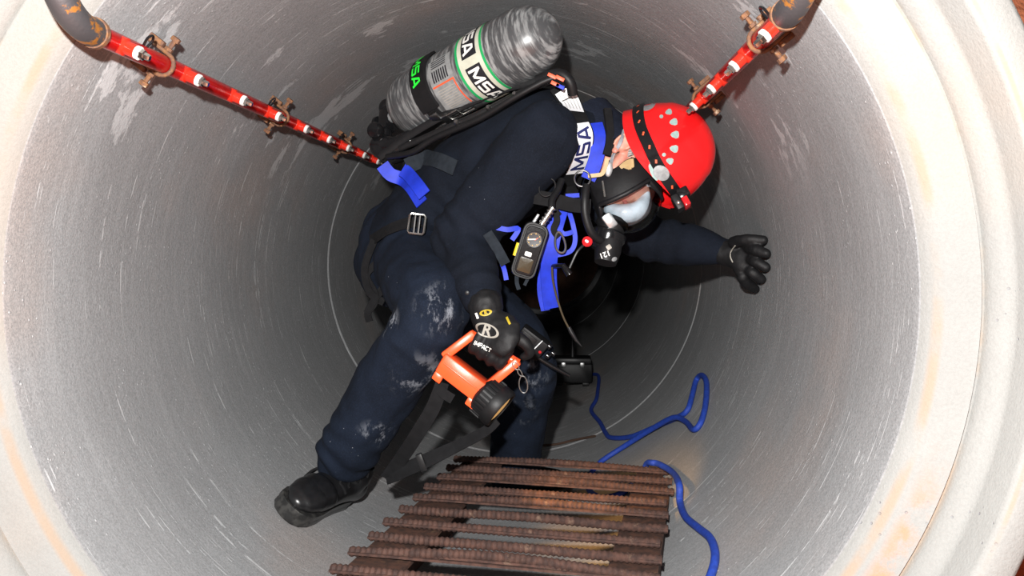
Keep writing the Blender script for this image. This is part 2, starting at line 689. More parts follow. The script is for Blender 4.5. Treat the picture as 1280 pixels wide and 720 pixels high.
def drape(bvh, o, ex, ey, off=.0015, direc=(0, 1, 0)):
    """place() that drops a print onto a mesh along direc"""
    direc = V(direc).normalized()
    o, ex, ey = V(o), V(ex).normalized(), V(ey).normalized()

    def place(x, y):
        p = o + ex * x + ey * y
        h = bvh.ray_cast(p - direc * .3, direc)
        if h[0] is None:
            h = bvh.find_nearest(p)
            return h[0] + h[1] * off
        return h[0] - direc * off
    return place

# ================================================================== THE SETTING
NSEG = 144


def pipe_rings(prof, n=NSEG):
    mb = MB()
    mb.rings([[V((r * math.sin(2 * PI * j / n), y, PR + r * math.cos(2 * PI * j / n))) for j in range(n)] for r, y in prof], cap=False, closed=True)
    return mb


def dense(r, y0, y1, k):
    return [(r, y0 + (y1 - y0) * i / k) for i in range(k + 1)]


# first pipe length: barrel and, joined to it, the pale bell at the mouth
sec1 = structure('concrete_pipe', pipe_rings([(PR, 3.395), (PR, 3.38)] + dense(PR, 3.35, 1.40, 8) + [(PR + .004, 1.385), (.93, 1.385), (.93, 3.395)]), M['concrete'], 'grey concrete pipe barrel around the worker')
bell = [(PR + .003, 1.436), (PR + .010, 1.418), (.785, 1.402), (.812, 1.390), (.832, 1.386), (.840, 1.382), (.8445, 1.392), (.849, 1.392), (.853, 1.376), (.868, 1.364), (.876, 1.358), (.8795, 1.350),
        (.882, 1.298), (.887, 1.290), (.899, 1.286), (.930, 1.286), (.938, 1.291), (.943, 1.304), (.943, 1.80), (.93, 1.86), (.925, 1.45)]
bell = [(r, y - .042) for r, y in bell]
part(sec1, 'pipe_rim', pipe_rings(bell, 200), M['rim'], 'pale cream concrete bell end with stepped groove')
for i, (a, b) in enumerate(((3.413, 5.60), (5.62, 7.88), (7.9, 10.15))):
    structure('concrete_pipe', pipe_rings([(PR, b), (PR, (a + b) / 2), (PR, a + .12), (PR, a + .020), (PR, a + .0085), (PR + .0005, a + .008), (PR + .008, a), (PR + .03, a), (.93, a), (.93, b)]), M['concrete'], 'darker concrete pipe length further inside')
structure('trim_1', pipe_rings([(PR + .03, 10.16), (PR - .05, 10.16), (PR - .06, 10.2), (PR - .05, 10.36), (PR + .03, 10.36)], 72), M['concrete'], 'grey end ring of the pipe')
mb = MB()
rings = []
for i in range(10):
    r = (i + .3) / 10 * .9
    rings.append([V((r * math.sin(2 * PI * j / 40), 10.55 + .12 * noise.noise(V((r * 5 * math.sin(2 * PI * j / 40), r * 5 * math.cos(2 * PI * j / 40), 3))), PR + r * math.cos(2 * PI * j / 40))) for j in range(40)])
mb.rings(rings, True)
structure('wall_end', mb, M['dirt'], 'brown earth face at the far end of the pipe')
# clay ground and cut bank that the pipe comes out of
GZ = PR - .943
mb = MB()
n = 44
vs, fs = [], []
for j in range(n + 1):
    for i in range(n + 1):
        x, y = -6 + 12 * i / n, -7 + 9.4 * j / n
        vs.append(V((x, y, GZ + .05 * noise.noise(V((x * 1.3, y * 1.3, 0))) - .03)))
for j in range(n):
    for i in range(n):
        fs.append((j * (n + 1) + i, j * (n + 1) + i + 1, (j + 1) * (n + 1) + i + 1, (j + 1) * (n + 1) + i))
mb.add(vs, fs)
structure('ground', mb, M['clay'], 'orange clay ground around the pipe mouth')
mb = MB()
rings = []
for i in range(22):
    r = .936 + 4.5 * (i / 21) ** 1.6
    rg = []
    for j in range(96):
        a = 2 * PI * j / 96
        x, z = r * math.sin(a), PR + r * math.cos(a)
        rg.append(V((x, 1.95 + .28 * max(z, 0) * .5 + .10 * noise.noise(V((x * 2, z * 2, 1))) + .04 * noise.noise(V((x * 7, z * 7, 4))), z)))
    rings.append(rg)
mb.rings(rings, False)
structure('wall_bank', mb, M['clay'], 'orange clay bank behind the pipe bell')

# ================================================================== RED SPRAY PIPES
def red_pipe(label, p0, yend, nk, clampY, hookY, hang_side, rise, gap=None):
    """steel line along the pipe wall; p0 = its near end (centre)"""
    root = thing('red_spray_pipe', label, 'pipe', p0, 'red spray pipes along the concrete wall')
    inward = V((-p0.x, 0, PR - p0.z)).normalized()
    tan = V((0, 1, 0)).cross(inward).normalized()
    aim = V((CAM.x - p0.x, 0, CAM.z - p0.z)).normalized()
    pr = .0170
    a, b = V(p0), V((p0.x, yend, p0.z))
    part(root, 'pipe_body', MB().tube([a.lerp(b, i / 12) for i in range(13)], pr, 20), M['redpipe'])
    # elbow: towards the viewer, then up
    mb = MB()
    up = V(rise).normalized()
    R = .070
    c = a + V((0, .012, 0)) + up * R
    pts = [a + V((0, .045, 0)), a + V((0, .030, 0)), a + V((0, .0295, 0))]
    rr = [.0215, .0215, .0235]
    arc = []
    for k in range(13):
        q = (PI / 2) * k / 12
        arc.append(c + V((0, -1, 0)) * (R * math.sin(q)) - up * (R * math.cos(q)))
    mb.tube([a + V((0, .034, 0))] + arc + [arc[-1] + up * .03], [.0225, .0235] + [.0228] * 12 + [.0235], 22)
    e = part(root, 'elbow_fitting', mb, M['elbow'], 'grey elbow fitting blotched with orange rust')
    part(e, 'elbow_collar', MB().lathe(a + V((0, .026, 0)), (0, 1, 0), [(.0205, 0), (.0252, .001), (.0252, .010), (.0205, .011)], 24), M['rust_bolt'])
    part(root, 'riser', MB().tube([arc[-1] + up * .02, arc[-1] + up * .5], .0172, 20), M['elbow'])
    for y in [p0.y * (nk[0] + nk[1] * i) for i in range(9)]:
        if y > yend - .03 or (gap and gap[0] < y < gap[1]):
            continue
        o = V((p0.x, y, p0.z))
        mb = MB()
        mb.lathe(o, aim, [(.0155, .004), (.0155, .0185), (.0118, .021), (.0118, .038), (.0105, .039)], 18)
        s = part(root, 'outlet_stub', mb, M['stub'])
        part(s, 'thread_tape', MB().lathe(o, aim, [(.009, .0385), (.0118, .039), (.0120, .045), (.0100, .0465)], 14), M['tape'])
        part(s, 'nozzle_plug', MB().lathe(o, aim, [(.0085, .046), (.0095, .0465), (.0095, .053), (.0062, .054), (.0062, .062), (.0045, .064)], 6), M['chrome'])
    wall_d = PR - V((p0.x, 0, p0.z - PR)).length
    for y in [p0.y * q for q in clampY]:
        o = V((p0.x, y, p0.z))
        mb = MB()
        pts = [o + tan * .0215 - inward * (wall_d + .002)]
        for k in range(9):
            q = PI * k / 8
            pts.append(o + tan * (.0215 * math.cos(q)) + inward * (.0215 * math.sin(q)))
        pts.append(o - tan * .0215 - inward * (wall_d + .002))
        mb.tube(pts, .0042, 10)
        cl = part(root, 'pipe_clamp', mb, M['rust_bolt'])
        for s in (-1, 1):
            part(cl, 'clamp_bolt', MB().lathe(o + tan * (s * .026) - inward * .006, tan * s, [(.008, 0), (.008, .006), (.0045, .0065), (.0045, .020), (.009, .0205), (.009, .029), (.006, .030)], 6), M['rust_bolt'])
            part(cl, 'clamp_foot', MB().box(o + tan * (s * .030) - inward * (wall_d * .5 + .010), tan * .005, V((0, .006, 0)), inward * (wall_d * .5 - .008), .002), M['rust_bolt'])
    for y in [p0.y * q for q in hookY]:
        o = V((p0.x, y, p0.z)) + tan * (hang_side * pr * .9)
        h = tan * hang_side
        pts = spline([o - V((0, .006, 0)), o + h * .016 - V((0, .009, 0)), o + h * .024, o + h * .016 + V((0, .009, 0)), o + V((0, .006, 0))], 4)
        part(root, 'wire_loop', MB().tube(pts, .0024, 8), M['blackgloss'])
    return root


pl = wallpt(104, 35, .050)
red_pipe('red pipe with outlet stubs ending in a rusty elbow, beside the air cylinder', pl, 3.36, (1.075, .183), [1.204, 1.724, 2.257], [1.138, 1.637, 2.17], -1, (-.12, -.12, 1))
pr_ = wallpt(989, 12, .048)
red_pipe('red pipe with outlet stubs running behind the red helmet', pr_, 3.36, (1.03, .174), [1.144, 1.60, 2.35], [1.07], 1, (.30, -.32, 1), (2.12, 2.5))

# ================================================================== REBAR GRATE
zg = CAM.z - .665
ang = math.radians(-10.0)
bd = V((math.cos(ang), math.sin(ang), 0))         # along the bars
ld = V((math.sin(ang), -math.cos(ang), 0))        # towards the viewer
FLc = planept(572, 574, zg)
BL, PITCH, NB = .655, .099, 12
tilt = 0.0
root = thing('rebar_grate', 'rusty rebar grate lying on the pipe bottom', 'grate', (FLc.x + .3, FLc.y - .55, 0.02))


def rebar_mesh(L, r=.0098):
    mb = MB()
    pts, rr = [], []
    k = int(L / .006)
    for i in range(k + 1):
        x = L * i / k
        pts.append(V((x, 0, 0)))
        rr.append(r + (.0022 if i % 2 else -.0006))
    mb.tube(pts, rr, 10, True, (0, 0, 1))
    for s in (-1, 1):
        mb.box((L / 2, s * (r + .0005), 0), (L / 2, 0, 0), (0, .003, 0), (0, 0, .0025))
    return mb


rbm = [rebar_mesh(BL + .005 * (k - 1)).mesh('bar') for k in range(3)]
BR = Matrix.Rotation(ang, 4, 'Z')
for i in range(NB):
    me = rbm[i % 3]
    bend = (.010, 0, .016, 0, .012, .020, 0, .010, .018, 0, .008, 0)[i]
    if bend:
        me = me.copy()
        for q in me.vertices:
            u = q.co.x / BL
            q.co.y += -bend * math.sin(PI * u) * (1 if i % 2 else -1)
            q.co.z += bend * .5 * math.sin(PI * u) ** 2
    o = link('bar', me, None, root)
    if not me.materials:
        me.materials.append(M['rust'])
    p = FLc + ld * (PITCH * i) + bd * (random.uniform(-.004, .004) - (.009 if i == 0 else 0))
    o.matrix_basis = Matrix.Translation(p - root.location) @ BR
LEN = PITCH * (NB - 1)
XW = math.sqrt(PR ** 2 - (PR - (zg - .0195)) ** 2) - .0015     # where the wall meets the level of the plates


def edge_u(q, u):
    """outer edge of the right plate at q along the grate: its own width or the pipe wall"""
    return min(u, (XW - (FLc + ld * q).x) / bd.x)


for inner, outer in ((.135, .012), (BL - .110, BL - .006)):
    plate_rings, flange_rings = [], []
    for k in range(15):
        q = -.02 + (LEN + .04) * k / 14
        uo = edge_u(q, outer) if outer > .3 else outer
        A_, B_ = FLc + bd * inner + ld * q, FLc + bd * uo + ld * q
        plate_rings.append([A_ + V((0, 0, -.0115)), B_ + V((0, 0, -.0115)), B_ + V((0, 0, -.0195)), A_ + V((0, 0, -.0195))])
        f_ = FLc + bd * (uo + (-.006 if outer > .3 else .006)) + ld * q
        zt = zg - .019
        zb = min(PR - math.sqrt(max(.01, PR ** 2 - f_.x ** 2)) + .001, zt - .003)
        flange_rings.append([V((f_.x - .004, f_.y, zt)), V((f_.x + .004, f_.y, zt)), V((f_.x + .004, f_.y, zb)), V((f_.x - .004, f_.y, zb))])
    part(root, 'side_plate', MB().rings(plate_rings), M['rust_dark'])
    part(root, 'side_flange', MB().rings(flange_rings), M['rust_dark'])

# ================================================================== THE WORKER
KN_R = Pt(540, 392, 2.055)
KN_L = Pt(655, 445, 2.50)
AN_R = Pt(432, 566, 2.20)
AN_L = Pt(642, 595, 2.74)
HP_R = Pt(515, 318, 2.40)
HP_L = Pt(540, 330, 2.62)
SH_R = Pt(680, 172, 2.11)
EL_R = Pt(578, 296, 2.165)
WR_R = Pt(607, 388, 2.000)
SH_L = Pt(742, 225, 2.45)
EL_L = Pt(806, 298, 2.52)
WR_L = Pt(912, 315, 2.43)
spine = [(Pt(512, 305, 2.48), .135, .165), (Pt(555, 258, 2.42), .138, .160), (Pt(618, 215, 2.34), .155, .170), (Pt(684, 178, 2.275), .145, .178), (Pt(728, 172, 2.262), .085, .11)]
BACK = (Pt(512 - 125, 305 - 230, 2.4) - Pt(512, 305, 2.4)).normalized()

Fh, Uh, Rh = V((.459, 0, -.889)), V((.889, 0, .459)), V((0, -1, 0))
yw = math.radians(17)
HF = (Fh * math.cos(yw) + Rh * math.sin(yw)).normalized()
HR = (Rh * math.cos(yw) - Fh * math.sin(yw)).normalized()
HU = Uh.copy()
RIMC = Pt(820, 195, 2.180)
HO = Pt(824, 192, 2.195) - Fh * .012 - Uh * .070


def H(f, r, u):
    return HO + HF * f + HR * r + HU * u


NB0 = Pt(742, 176, 2.262)
person = thing('person', 'person in navy overalls and red helmet stooping inside the concrete pipe', 'person', V((WR_R.x, 2.3, 0.0)))


def torso(mb, k, g=0.0):
    mb.limb([(p, a * k + g, b * k + g) for p, a, b in spine], BACK, 26)


def arm(mb, s, e, wst, rs, hint=(0, 1, 0)):
    mid = s.lerp(e, .55)
    mid2 = e.lerp(wst, .45)
    mb.limb([(s, rs[0]), (mid, rs[1]), (e, rs[2]), (mid2, rs[3]), (wst, rs[4])], hint, 18)


def leg(mb, h, k, a, rs, hint=(0, 1, 0)):
    mb.limb([(h, rs[0]), (h.lerp(k, .5), rs[1]), (k, rs[2]), (k.lerp(a, .45), rs[3]), (a, rs[4])], hint, 20)


# -- body: one continuous surface under the clothes, head included
mb = MB()
torso(mb, .80)
mb.limb([(SH_R, .05), (NB0 + V((-.04, 0, -.02)), .05), (SH_L, .05)], (0, 0, 1), 14)
arm(mb, SH_R, EL_R, WR_R, (.055, .050, .042, .040, .028))
arm(mb, SH_L, EL_L, WR_L, (.055, .050, .042, .040, .028))
leg(mb, HP_R, KN_R, AN_R, (.085, .075, .055, .055, .038))
leg(mb, HP_L, KN_L, AN_L, (.085, .075, .055, .055, .038))
mb.limb([(NB0, .062), (NB0.lerp(H(-.02, 0, -.06), .5), .058), (H(-.012, 0, -.045), .062)], (0, 1, 0), 18)
mb.ellipsoid(H(-.004, 0, .045), HF * .098, HR * .077, HU * .098, 24, 16)
mb.ellipsoid(H(.045, 0, -.035), HF * .055, HR * .060, HU * .075)
mb.ellipsoid(H(.075, 0, -.100), HF * .026, HR * .032, HU * .024)
mb.limb([(H(-.005, .058, -.02), .016), (H(.02, .058, -.065), .014), (H(.07, .03, -.10), .016)], HR, 10)
mb.limb([(H(-.005, -.058, -.02), .016), (H(.02, -.058, -.065), .014), (H(.07, -.03, -.10), .016)], HR, 10)
mb.limb([(H(.092, 0, .015), .008, .010), (H(.112, 0, -.020), .011, .012), (H(.108, 0, -.034), .010, .016)], HF, 10)
mb.limb([(H(.072, .05, .028), .010), (H(.09, .0, .030), .011), (H(.072, -.05, .028), .010)], HF, 10)
for s in (-1, 1):
    mb.ellipsoid(H(-.024, s * .080, -.006), HF * .016 - HR * (s * .004), HR * .006, HU * .027, 14, 10)
    hx = [H(-.024 + .0175 * math.cos(q) - .002, s * (.088 - .004 * math.cos(q)), -.004 + .028 * math.sin(q)) for q in [math.radians(d) for d in (-20, 20, 60, 100, 140, 180, 220, 250)]]
    mb.tube(spline(hx, 3), .0040, 8)
    mb.ellipsoid(H(-.020, s * .083, -.034), HF * .010, HR * .006, HU * .010, 10, 8)
body = part(person, 'body', remesh(mb, .0042, 2), M['skin'])
for s in (-1, 1):
    part(body, 'eye', MB().ellipsoid(H(.080, s * .032, .008), HF * .012, HR * .012, HU * .012, 12, 8), M['white'])
part(body, 'lips', MB().tube([H(.088, -.024, -.068), H(.102, 0, -.067), H(.088, .024, -.068)], .006, 8), plain('lips', (.42, .12, .10), .5))
# hair: a cap of short grey hair on the skull
mb = MB()
rings = []
for i in range(9):
    q = math.radians(-38 + 14 * i)
    rg = []
    for j in range(30):
        a = 2 * PI * j / 30
        fx = math.cos(a)
        lo = max(q, math.radians(12 + 30 * max(0, fx)) if fx > .2 else q)
        rr = 1.06 + .02 * noise.noise(V((i * 2.1, j * 1.7, 0)))
        rg.append(H(-.004 + .098 * rr * math.cos(lo) * fx, .0775 * rr * math.cos(lo) * math.sin(a), .045 + .098 * rr * math.sin(lo)))
    rings.append(rg)
mb.rings(rings, True)
part(person, 'hair', mb, M['hair'], 'short grey hair')

def on(bvh, px, py, off=.006, Y=None):
    """point where the sight line of a pixel meets a garment, lifted off it"""
    d = ray(px, py).normalized()
    h = bvh.ray_cast(CAM, d)
    if h[0] is None:
        return Pt(px, py, Y)
    nn = h[1] if h[1].dot(d) < 0 else -h[1]
    return h[0] + nn * off


# -- jacket
FOLDS = [(EL_R, (EL_R - SH_R).normalized(), 130, .0075, .13), (SH_R, (EL_R - SH_R).normalized(), 70, .004, .12), (spine[1][0], (spine[2][0] - spine[1][0]).normalized(), 75, .007, .18),
         (WR_R.lerp(EL_R, .3), (WR_R - EL_R).normalized(), 140, .005, .08), (EL_L, (WR_L - EL_L).normalized(), 100, .006, .15)]
LFOLDS = [(KN_R, (AN_R - KN_R).normalized(), 120, .006, .12), (AN_R, (AN_R - KN_R).normalized(), 110, .009, .12), (HP_R, (KN_R - HP_R).normalized(), 90, .008, .16), (KN_L, (AN_L - KN_L).normalized(), 120, .006, .12)]


def wrinkle(folds, amp):
    def f(p, nn):
        d = amp * noise.noise(p * 8.0) + amp * .6 * noise.noise(p * 19 + V((4, 4, 4)))
        d += amp * .9 * (abs(noise.noise(p * 11 + V((9, 1, 5)))) - .25)
        for c, di, fr, am, rad in folds:
            q = (p - c).length / rad
            if q < 2:
                d += am * math.exp(-q * q * 1.6) * math.sin(fr * (p - c).dot(di) + 2.6 * noise.noise(p * 9 + c * 3))
        return d
    return f


NAVY = (.0058, .0082, .0145)
mb = MB()
torso(mb, 1.0)
mb.limb([(SH_R + V((0, .03, .005)), .085), (NB0 + V((-.05, 0, 0)), .085), (SH_L, .085)], (0, 0, 1), 18)
arm(mb, SH_R, EL_R, EL_R.lerp(WR_R, .84), (.092, .088, .078, .066, .052))
arm(mb, SH_L, EL_L, WR_L, (.085, .080, .070, .062, .040))
jkm = remesh(mb, .0068, 5, wrinkle(FOLDS, .006))
jacket = part(person, 'jacket', jkm, cloth('navy_jacket', NAVY), 'dark navy work jacket')
JB = bvh_of(jkm)
# collar standing round the neck
nd = (H(-.01, 0, -.05) - Pt(728, 172, 2.262)).normalized()
cb = NB0 + nd * -.01
cu_, cv_ = (V((0, 0, 1)) - nd * nd.z).normalized(), None
cv_ = nd.cross(cu_).normalized()
rings = []
for rad, h, tl in ((.092, -.04, 0), (.090, .0, .0), (.094, .030, .030), (.102, .070, .055), (.097, .070, .055), (.088, .028, .030), (.082, .0, 0), (.082, -.04, 0)):
    rings.append([cb + nd * (h + tl * (.25 + .75 * math.cos(2 * PI * j / 28))) + cu_ * (rad * 1.12 * math.cos(2 * PI * j / 28)) + cv_ * (rad * math.sin(2 * PI * j / 28)) for j in range(28)])
mb = MB()
mb.rings(rings, False, True)
part(jacket, 'collar', mb, cloth('navy_collar', (.010, .013, .024)))
# cuff seam button
part(jacket, 'cuff_button', MB().lathe(on(JB, 584, 366, .0, 2.0), (0, -1, 0), [(.003, -.03), (.005, .0), (.005, .004), (.002, .005)], 12), M['darkplastic'])

# -- trousers
mb = MB()
mb.limb([(spine[0][0] + V((-.005, 0, -.05)), .13, .165), (spine[0][0], .15, .175), (spine[1][0].lerp(spine[0][0], .5), .132, .165)], BACK, 24)
leg(mb, HP_R, KN_R, AN_R, (.125, .112, .094, .088, .080))
leg(mb, HP_L, KN_L, AN_L, (.125, .112, .098, .092, .080))
mb.ellipsoid(Pt(497, 330, 2.46), V((.12, 0, 0)), V((0, .17, 0)), V((0, 0, .13)))
spots = [(Pt(553, 385, 1.97), .085, .75, 26), (Pt(488, 402, 2.02), .05, 1.0, 45), (Pt(530, 470, 2.03), .10, .6, 22), (Pt(670, 478, 2.36), .11, .75, 24), (Pt(655, 535, 2.42), .11, .6, 24), (Pt(470, 540, 2.1), .06, .6, 40)]
trm = remesh(mb, .0068, 4, wrinkle(LFOLDS, .0065))
trousers = part(person, 'trousers', trm, cloth('navy_trousers', (.0074, .0115, .022), spots), 'dark navy trousers scuffed with pale dust at the knees')
TB = bvh_of(trm)

# -- boots
def boot(toe_c, up, fwd, ankle, L=.30):
    """toe_c: point of the sole under the toe end; up: sole normal; fwd: heel to toe"""
    up, fwd = V(up).normalized(), V(fwd).normalized()
    fwd = (fwd - up * fwd.dot(up)).normalized()
    side = fwd.cross(up)

    def B(f, s, u):
        return toe_c + fwd * (f - L) + side * s + up * u
    mb = MB()
    secs = [(.012, .038, .046, .050), (.055, .044, .044, .050), (.12, .045, .040, .050), (.18, .040, .034, .052), (.235, .036, .030, .054), (.272, .028, .024, .046)]
    mb.limb([(B(f * L / .30, 0, .024 + h), h2, w_) for f, h, h2, w_ in secs], up, 20)
    mb.limb([(B(.285 * L / .30, 0, .044), .022, .030), (B(.25 * L / .30, 0, .044), .030, .046)], up, 14)
    mb.limb([(B(.075, 0, .07), .048), (B(.07, 0, .12), .050), (ankle, .056)], fwd, 20)
    bme = remesh(mb, .0052, 4)
    bt = part(person, 'boot', bme, M['boot'], 'black leather safety boot')
    BB = bvh_of(bme)

    def snap(p, off=.003):
        h = BB.find_nearest(p)
        return h[0] + h[1] * off
    # welted sole
    out = [(0, .030), (.03, .040), (.09, .040), (.15, .044), (.21, .053), (.255, .054), (.285, .047), (.302, .032), (.309, .012), (.310, 0)]
    ring0 = [(f * L / .30, w_) for f, w_ in out] + [(f * L / .30, -w_) for f, w_ in reversed(out[:-1])]
    mb = MB()
    mb.rings([[B(f, s * k, u) for f, s in ring0] for k, u in ((.92, .000), (1.0, .003), (1.01, .014), (.985, .017), (.985, .021), (1.02, .024), (1.02, .036), (.95, .038))], True)
    part(bt, 'sole', mb, M['sole'])
    # laces across the instep and two loose ends
    for i in range(5):
        f = .165 - .020 * i
        u = .092 + .019 * i
        mb = MB()
        mb.tube([snap(q_) for q_ in spline([B(f - .01, -.036, u - .010), B(f + .008, -.012, u + .022), B(f + .008, .012, u + .022), B(f - .01, .036, u - .010)], 4)], .0042, 8)
        part(bt, 'lace', mb, M['blackweb'])
    mb = MB()
    mb.limb([(B(.272, 0, .052), .028, .044), (B(.235, 0, .058), .035, .054), (B(.200, 0, .066), .034, .055)], up, 18)
    part(bt, 'toe_cap', mb, M['boot'])
    return bt, B


def wall_foot(px, py):
    p = wallpt(px, py)
    return p, V((-(p.x), 0, PR - p.z)).normalized()


tp, tu = wall_foot(351, 646)
bt, B = boot(tp + tu * .006, tu, (-.36, -1, .0), AN_R + V((-.0, 0, -.02)), .315)
for dx, dz in ((0.0, 0.0), (.018, .01)):
    part(bt, 'lace', MB().tube(spline([B(.12, .0, .125), B(.145, .040, .105), B(.155 - dx, .066, .07), B(.15 - dx, .075, .02)], 5), .0036, 8), M['blackweb'])
def floor_at(x, y):
    return V((x, y, PR - math.sqrt(PR ** 2 - x * x)))


toe_ = floor_at(AN_L.x + .185, AN_L.y - .03)
heel_ = floor_at(AN_L.x - .095, AN_L.y + .02)
fw_ = (toe_ - heel_).normalized()
up_ = (V((0, 0, 1)) - fw_ * fw_.z).normalized()
boot(toe_ + up_ * .001, up_, fw_, AN_L + V((0, 0, -.02)), .284)


# -- gloves
def chain(mb, pts, rs, n=12):
    mb.limb([(p, r) for p, r in zip(pts, rs)], (0, 1, .01), n, 4)


# lantern handle: centre line that the right hand closes on
HB0, HB1 = Pt(590, 419, 1.982), Pt(645, 453, 1.976)
hbd = (HB1 - HB0).normalized()
hup = V((-hbd.z, 0, hbd.x)).normalized()
if hup.z < 0:
    hup = -hup
hc = HB0.lerp(HB1, .46)
mb = MB()
nearY = V((0, -1, 0))
mb.limb([(WR_R + V((0, 0, .012)), .044, .044), (WR_R + V((.004, -.005, -.022)), .040, .036), (hc + hup * .045 + nearY * .024, .024, .050), (hc + hup * .014 + nearY * .030, .018, .047)], nearY, 20)
for i, off in enumerate((-.037, -.013, .012, .036)):
    b = hc + hbd * off
    kk = (.92, 1.0, 1.02, .95)[i]
    chain(mb, [b + hup * .022 + nearY * .028, b - hup * .014 * kk + nearY * .030, b - hup * .030 * kk + nearY * .006, b - hup * .018 * kk - nearY * .024], [.0130, .0125, .0115, .0105])
tb = hc + hbd * .050 + hup * .055 + nearY * .01
chain(mb, [tb - hbd * .02, tb + hbd * .014 - hup * .004, tb + hbd * .032 - hup * .018 - nearY * .012, tb + hbd * .026 - hup * .034 - nearY * .020], [.016, .0145, .013, .011])
gm = remesh(mb, .0036, 3, lambda p, nn: .0016 * noise.noise(p * 55))
glove_m = plain('black_glove', (.008, .008, .009), .6, 0, .4, 60, .4, 260, Specular_IOR_Level=.3)
gl1 = part(person, 'glove', gm, glove_m, 'black work glove gripping the lantern handle')
GB = bvh_of(gm)
vx = V((.96, 0, -.28))
vz = V((.28, 0, .96))
lc = Pt(611, 410, 2.0)
# oval logo with a letter
ov = MB()
pl_ = drape(GB, lc, vx, vz)
for sc0, sc1 in ((1.0, .80),):
    nn_ = 36
    vs = [pl_(.030 * k * math.cos(2 * PI * j / nn_), .0155 * k * math.sin(2 * PI * j / nn_)) for k in (sc0, sc1) for j in range(nn_)]
    fs = [(j, (j + 1) % nn_, nn_ + (j + 1) % nn_, nn_ + j) for j in range(nn_)]
    ov.add(vs, fs)
part(gl1, 'logo_ring', ov, M['greyprint'])
part(gl1, 'logo_letter', plate(text_verts('R', .036, .001), pl_), M['greyprint'])
part(gl1, 'lettering', plate(block_text('IMPACT', .0105, .72), drape(GB, Pt(606, 429, 2.0), (.90, 0, -.43), (.43, 0, .90))), M['whiteprint'])
part(gl1, 'cuff_tab', plate(rect_verts(.014, .006), drape(GB, Pt(598, 393, 2.0), (.35, 0, -.94), (.94, 0, .35))), M['whiteprint'])
yl = drape(GB, Pt(609, 389, 2.0), (.97, 0, .2), (-.2, 0, .97))
vs = [yl(.015 * k * math.cos(2 * PI * j / 24), .0075 * k * math.sin(2 * PI * j / 24)) for k in (1, .62) for j in range(24)]
part(gl1, 'cuff_badge', MB().add(vs, [(j, (j + 1) % 24, 24 + (j + 1) % 24, 24 + j) for j in range(24)]), M['gold'])
part(gl1, 'badge_letter', plate(text_verts('R', .012, .0006), yl), M['gold'])
part(gl1, 'cuff_stripe', plate(rect_verts(.018, .005), drape(GB, Pt(637, 398, 2.0), (.5, 0, -.86), (.86, 0, .5))), M['gold'])

# left glove, braced on the pipe wall
mb = MB()
tips = [(954, 300), (958, 317), (957, 334), (952, 349), (944, 361)]
mb.limb([(WR_L + V((-.02, 0, 0)), .034, .037), (Pt(920, 319, 2.40), .028, .039), (Pt(932, 326, 2.375), .023, .046)], (.3, -1, 0), 18)
bases = [(917, 303), (934, 309), (938, 322), (936, 335), (928, 346)]
for i, (tpx, bpx) in enumerate(zip(tips, bases)):
    tip = wallpt(tpx[0], tpx[1], .0145)
    bs_ = Pt(bpx[0], bpx[1], 2.375)
    md = bs_.lerp(tip, .52) + V((-.012, -.014 if i else -.008, .004))
    chain(mb, [bs_, md, tip], [.0170, .0160, .0135])
gm2 = remesh(mb, .0036, 3, lambda p, nn: .0014 * noise.noise(p * 55))
gl2 = part(person, 'glove', gm2, glove_m, 'black work glove braced on the pipe wall')
GB2 = bvh_of(gm2)
cpp = []
for x_, y_ in ((919, 307), (914, 314), (913, 321), (916, 328)):
    d_ = ray(x_, y_).normalized()
    h_ = GB2.ray_cast(CAM, d_)
    cpp.append(h_[0] - d_ * .0008 if h_[0] is not None else GB2.find_nearest(Pt(x_, y_, 2.37))[0])
part(gl2, 'cuff_piping', MB().tube(spline(cpp, 4), .0018, 6), M['greyprint'])

# ================================================================== HELMET
BODYB = bvh_of(body.data)


def onn(bvh, px, py):
    d = ray(px, py).normalized()
    h = bvh.ray_cast(CAM, d)
    if h[0] is None:
        return -d
    return h[1] if h[1].dot(d) < 0 else -h[1]


SA = (.135, .119, .149)


def HS(a, q, off=0.0):
    """helmet surface: azimuth a (0 = brow, + = right ear), elevation q"""
    fx, ry = math.cos(a), math.sin(a)
    k = 1.0
    s = max(0, min(1, (math.degrees(q) - 34) / 7))
    k += .020 * s * s * (3 - 2 * s) * (1 - .8 * max(0, (math.degrees(q) - 60) / 30))
    lo = max(0, 1 - max(0, math.degrees(q) + 6) / 10)
    k += lo * (.025 + .045 * max(0, fx) ** 3 + .04 * max(0, -fx) ** 3)
    dip = -.048 * (abs(ry) ** 2) * max(0, math.cos(q)) ** 3
    p = RIMC + HF * ((SA[0] * k + off) * math.cos(q) * fx) + HR * ((SA[1] * k + off) * math.cos(q) * ry) + HU * ((SA[2] * k + off) * math.sin(q) + dip)
    return p


helmet = thing('helmet', 'glossy red climbing helmet on the head of the stooping person', 'helmet', RIMC)
mb = MB()
rings = []
NA = 64
for dq in (-6, -4, -1, 3, 8, 14, 20, 26, 31, 34, 36, 38, 41, 45, 52, 60, 68, 76, 84):
    rings.append([HS(2 * PI * j / NA, math.radians(dq)) for j in range(NA)])
outer = rings
inner = [[HS(2 * PI * j / NA, math.radians(dq), -.010) for j in range(NA)] for dq in (84, 70, 55, 40, 25, 10, -6)]
mb.rings(outer + inner, cap=False, closed=True)
k0 = len(mb.v)
mb.v += [HS(0, PI / 2)]
base_i = (len(outer) - 1) * NA
for j in range(NA):
    mb.f.append((base_i + j, base_i + (j + 1) % NA, k0))
shell = part(helmet, 'shell', mb, M['helmet'])
SHB = bvh_of(shell.data)
def strap_q(a):
    return math.radians(9.5 - 11.5 * max(0, math.cos(a)) ** 1.2)


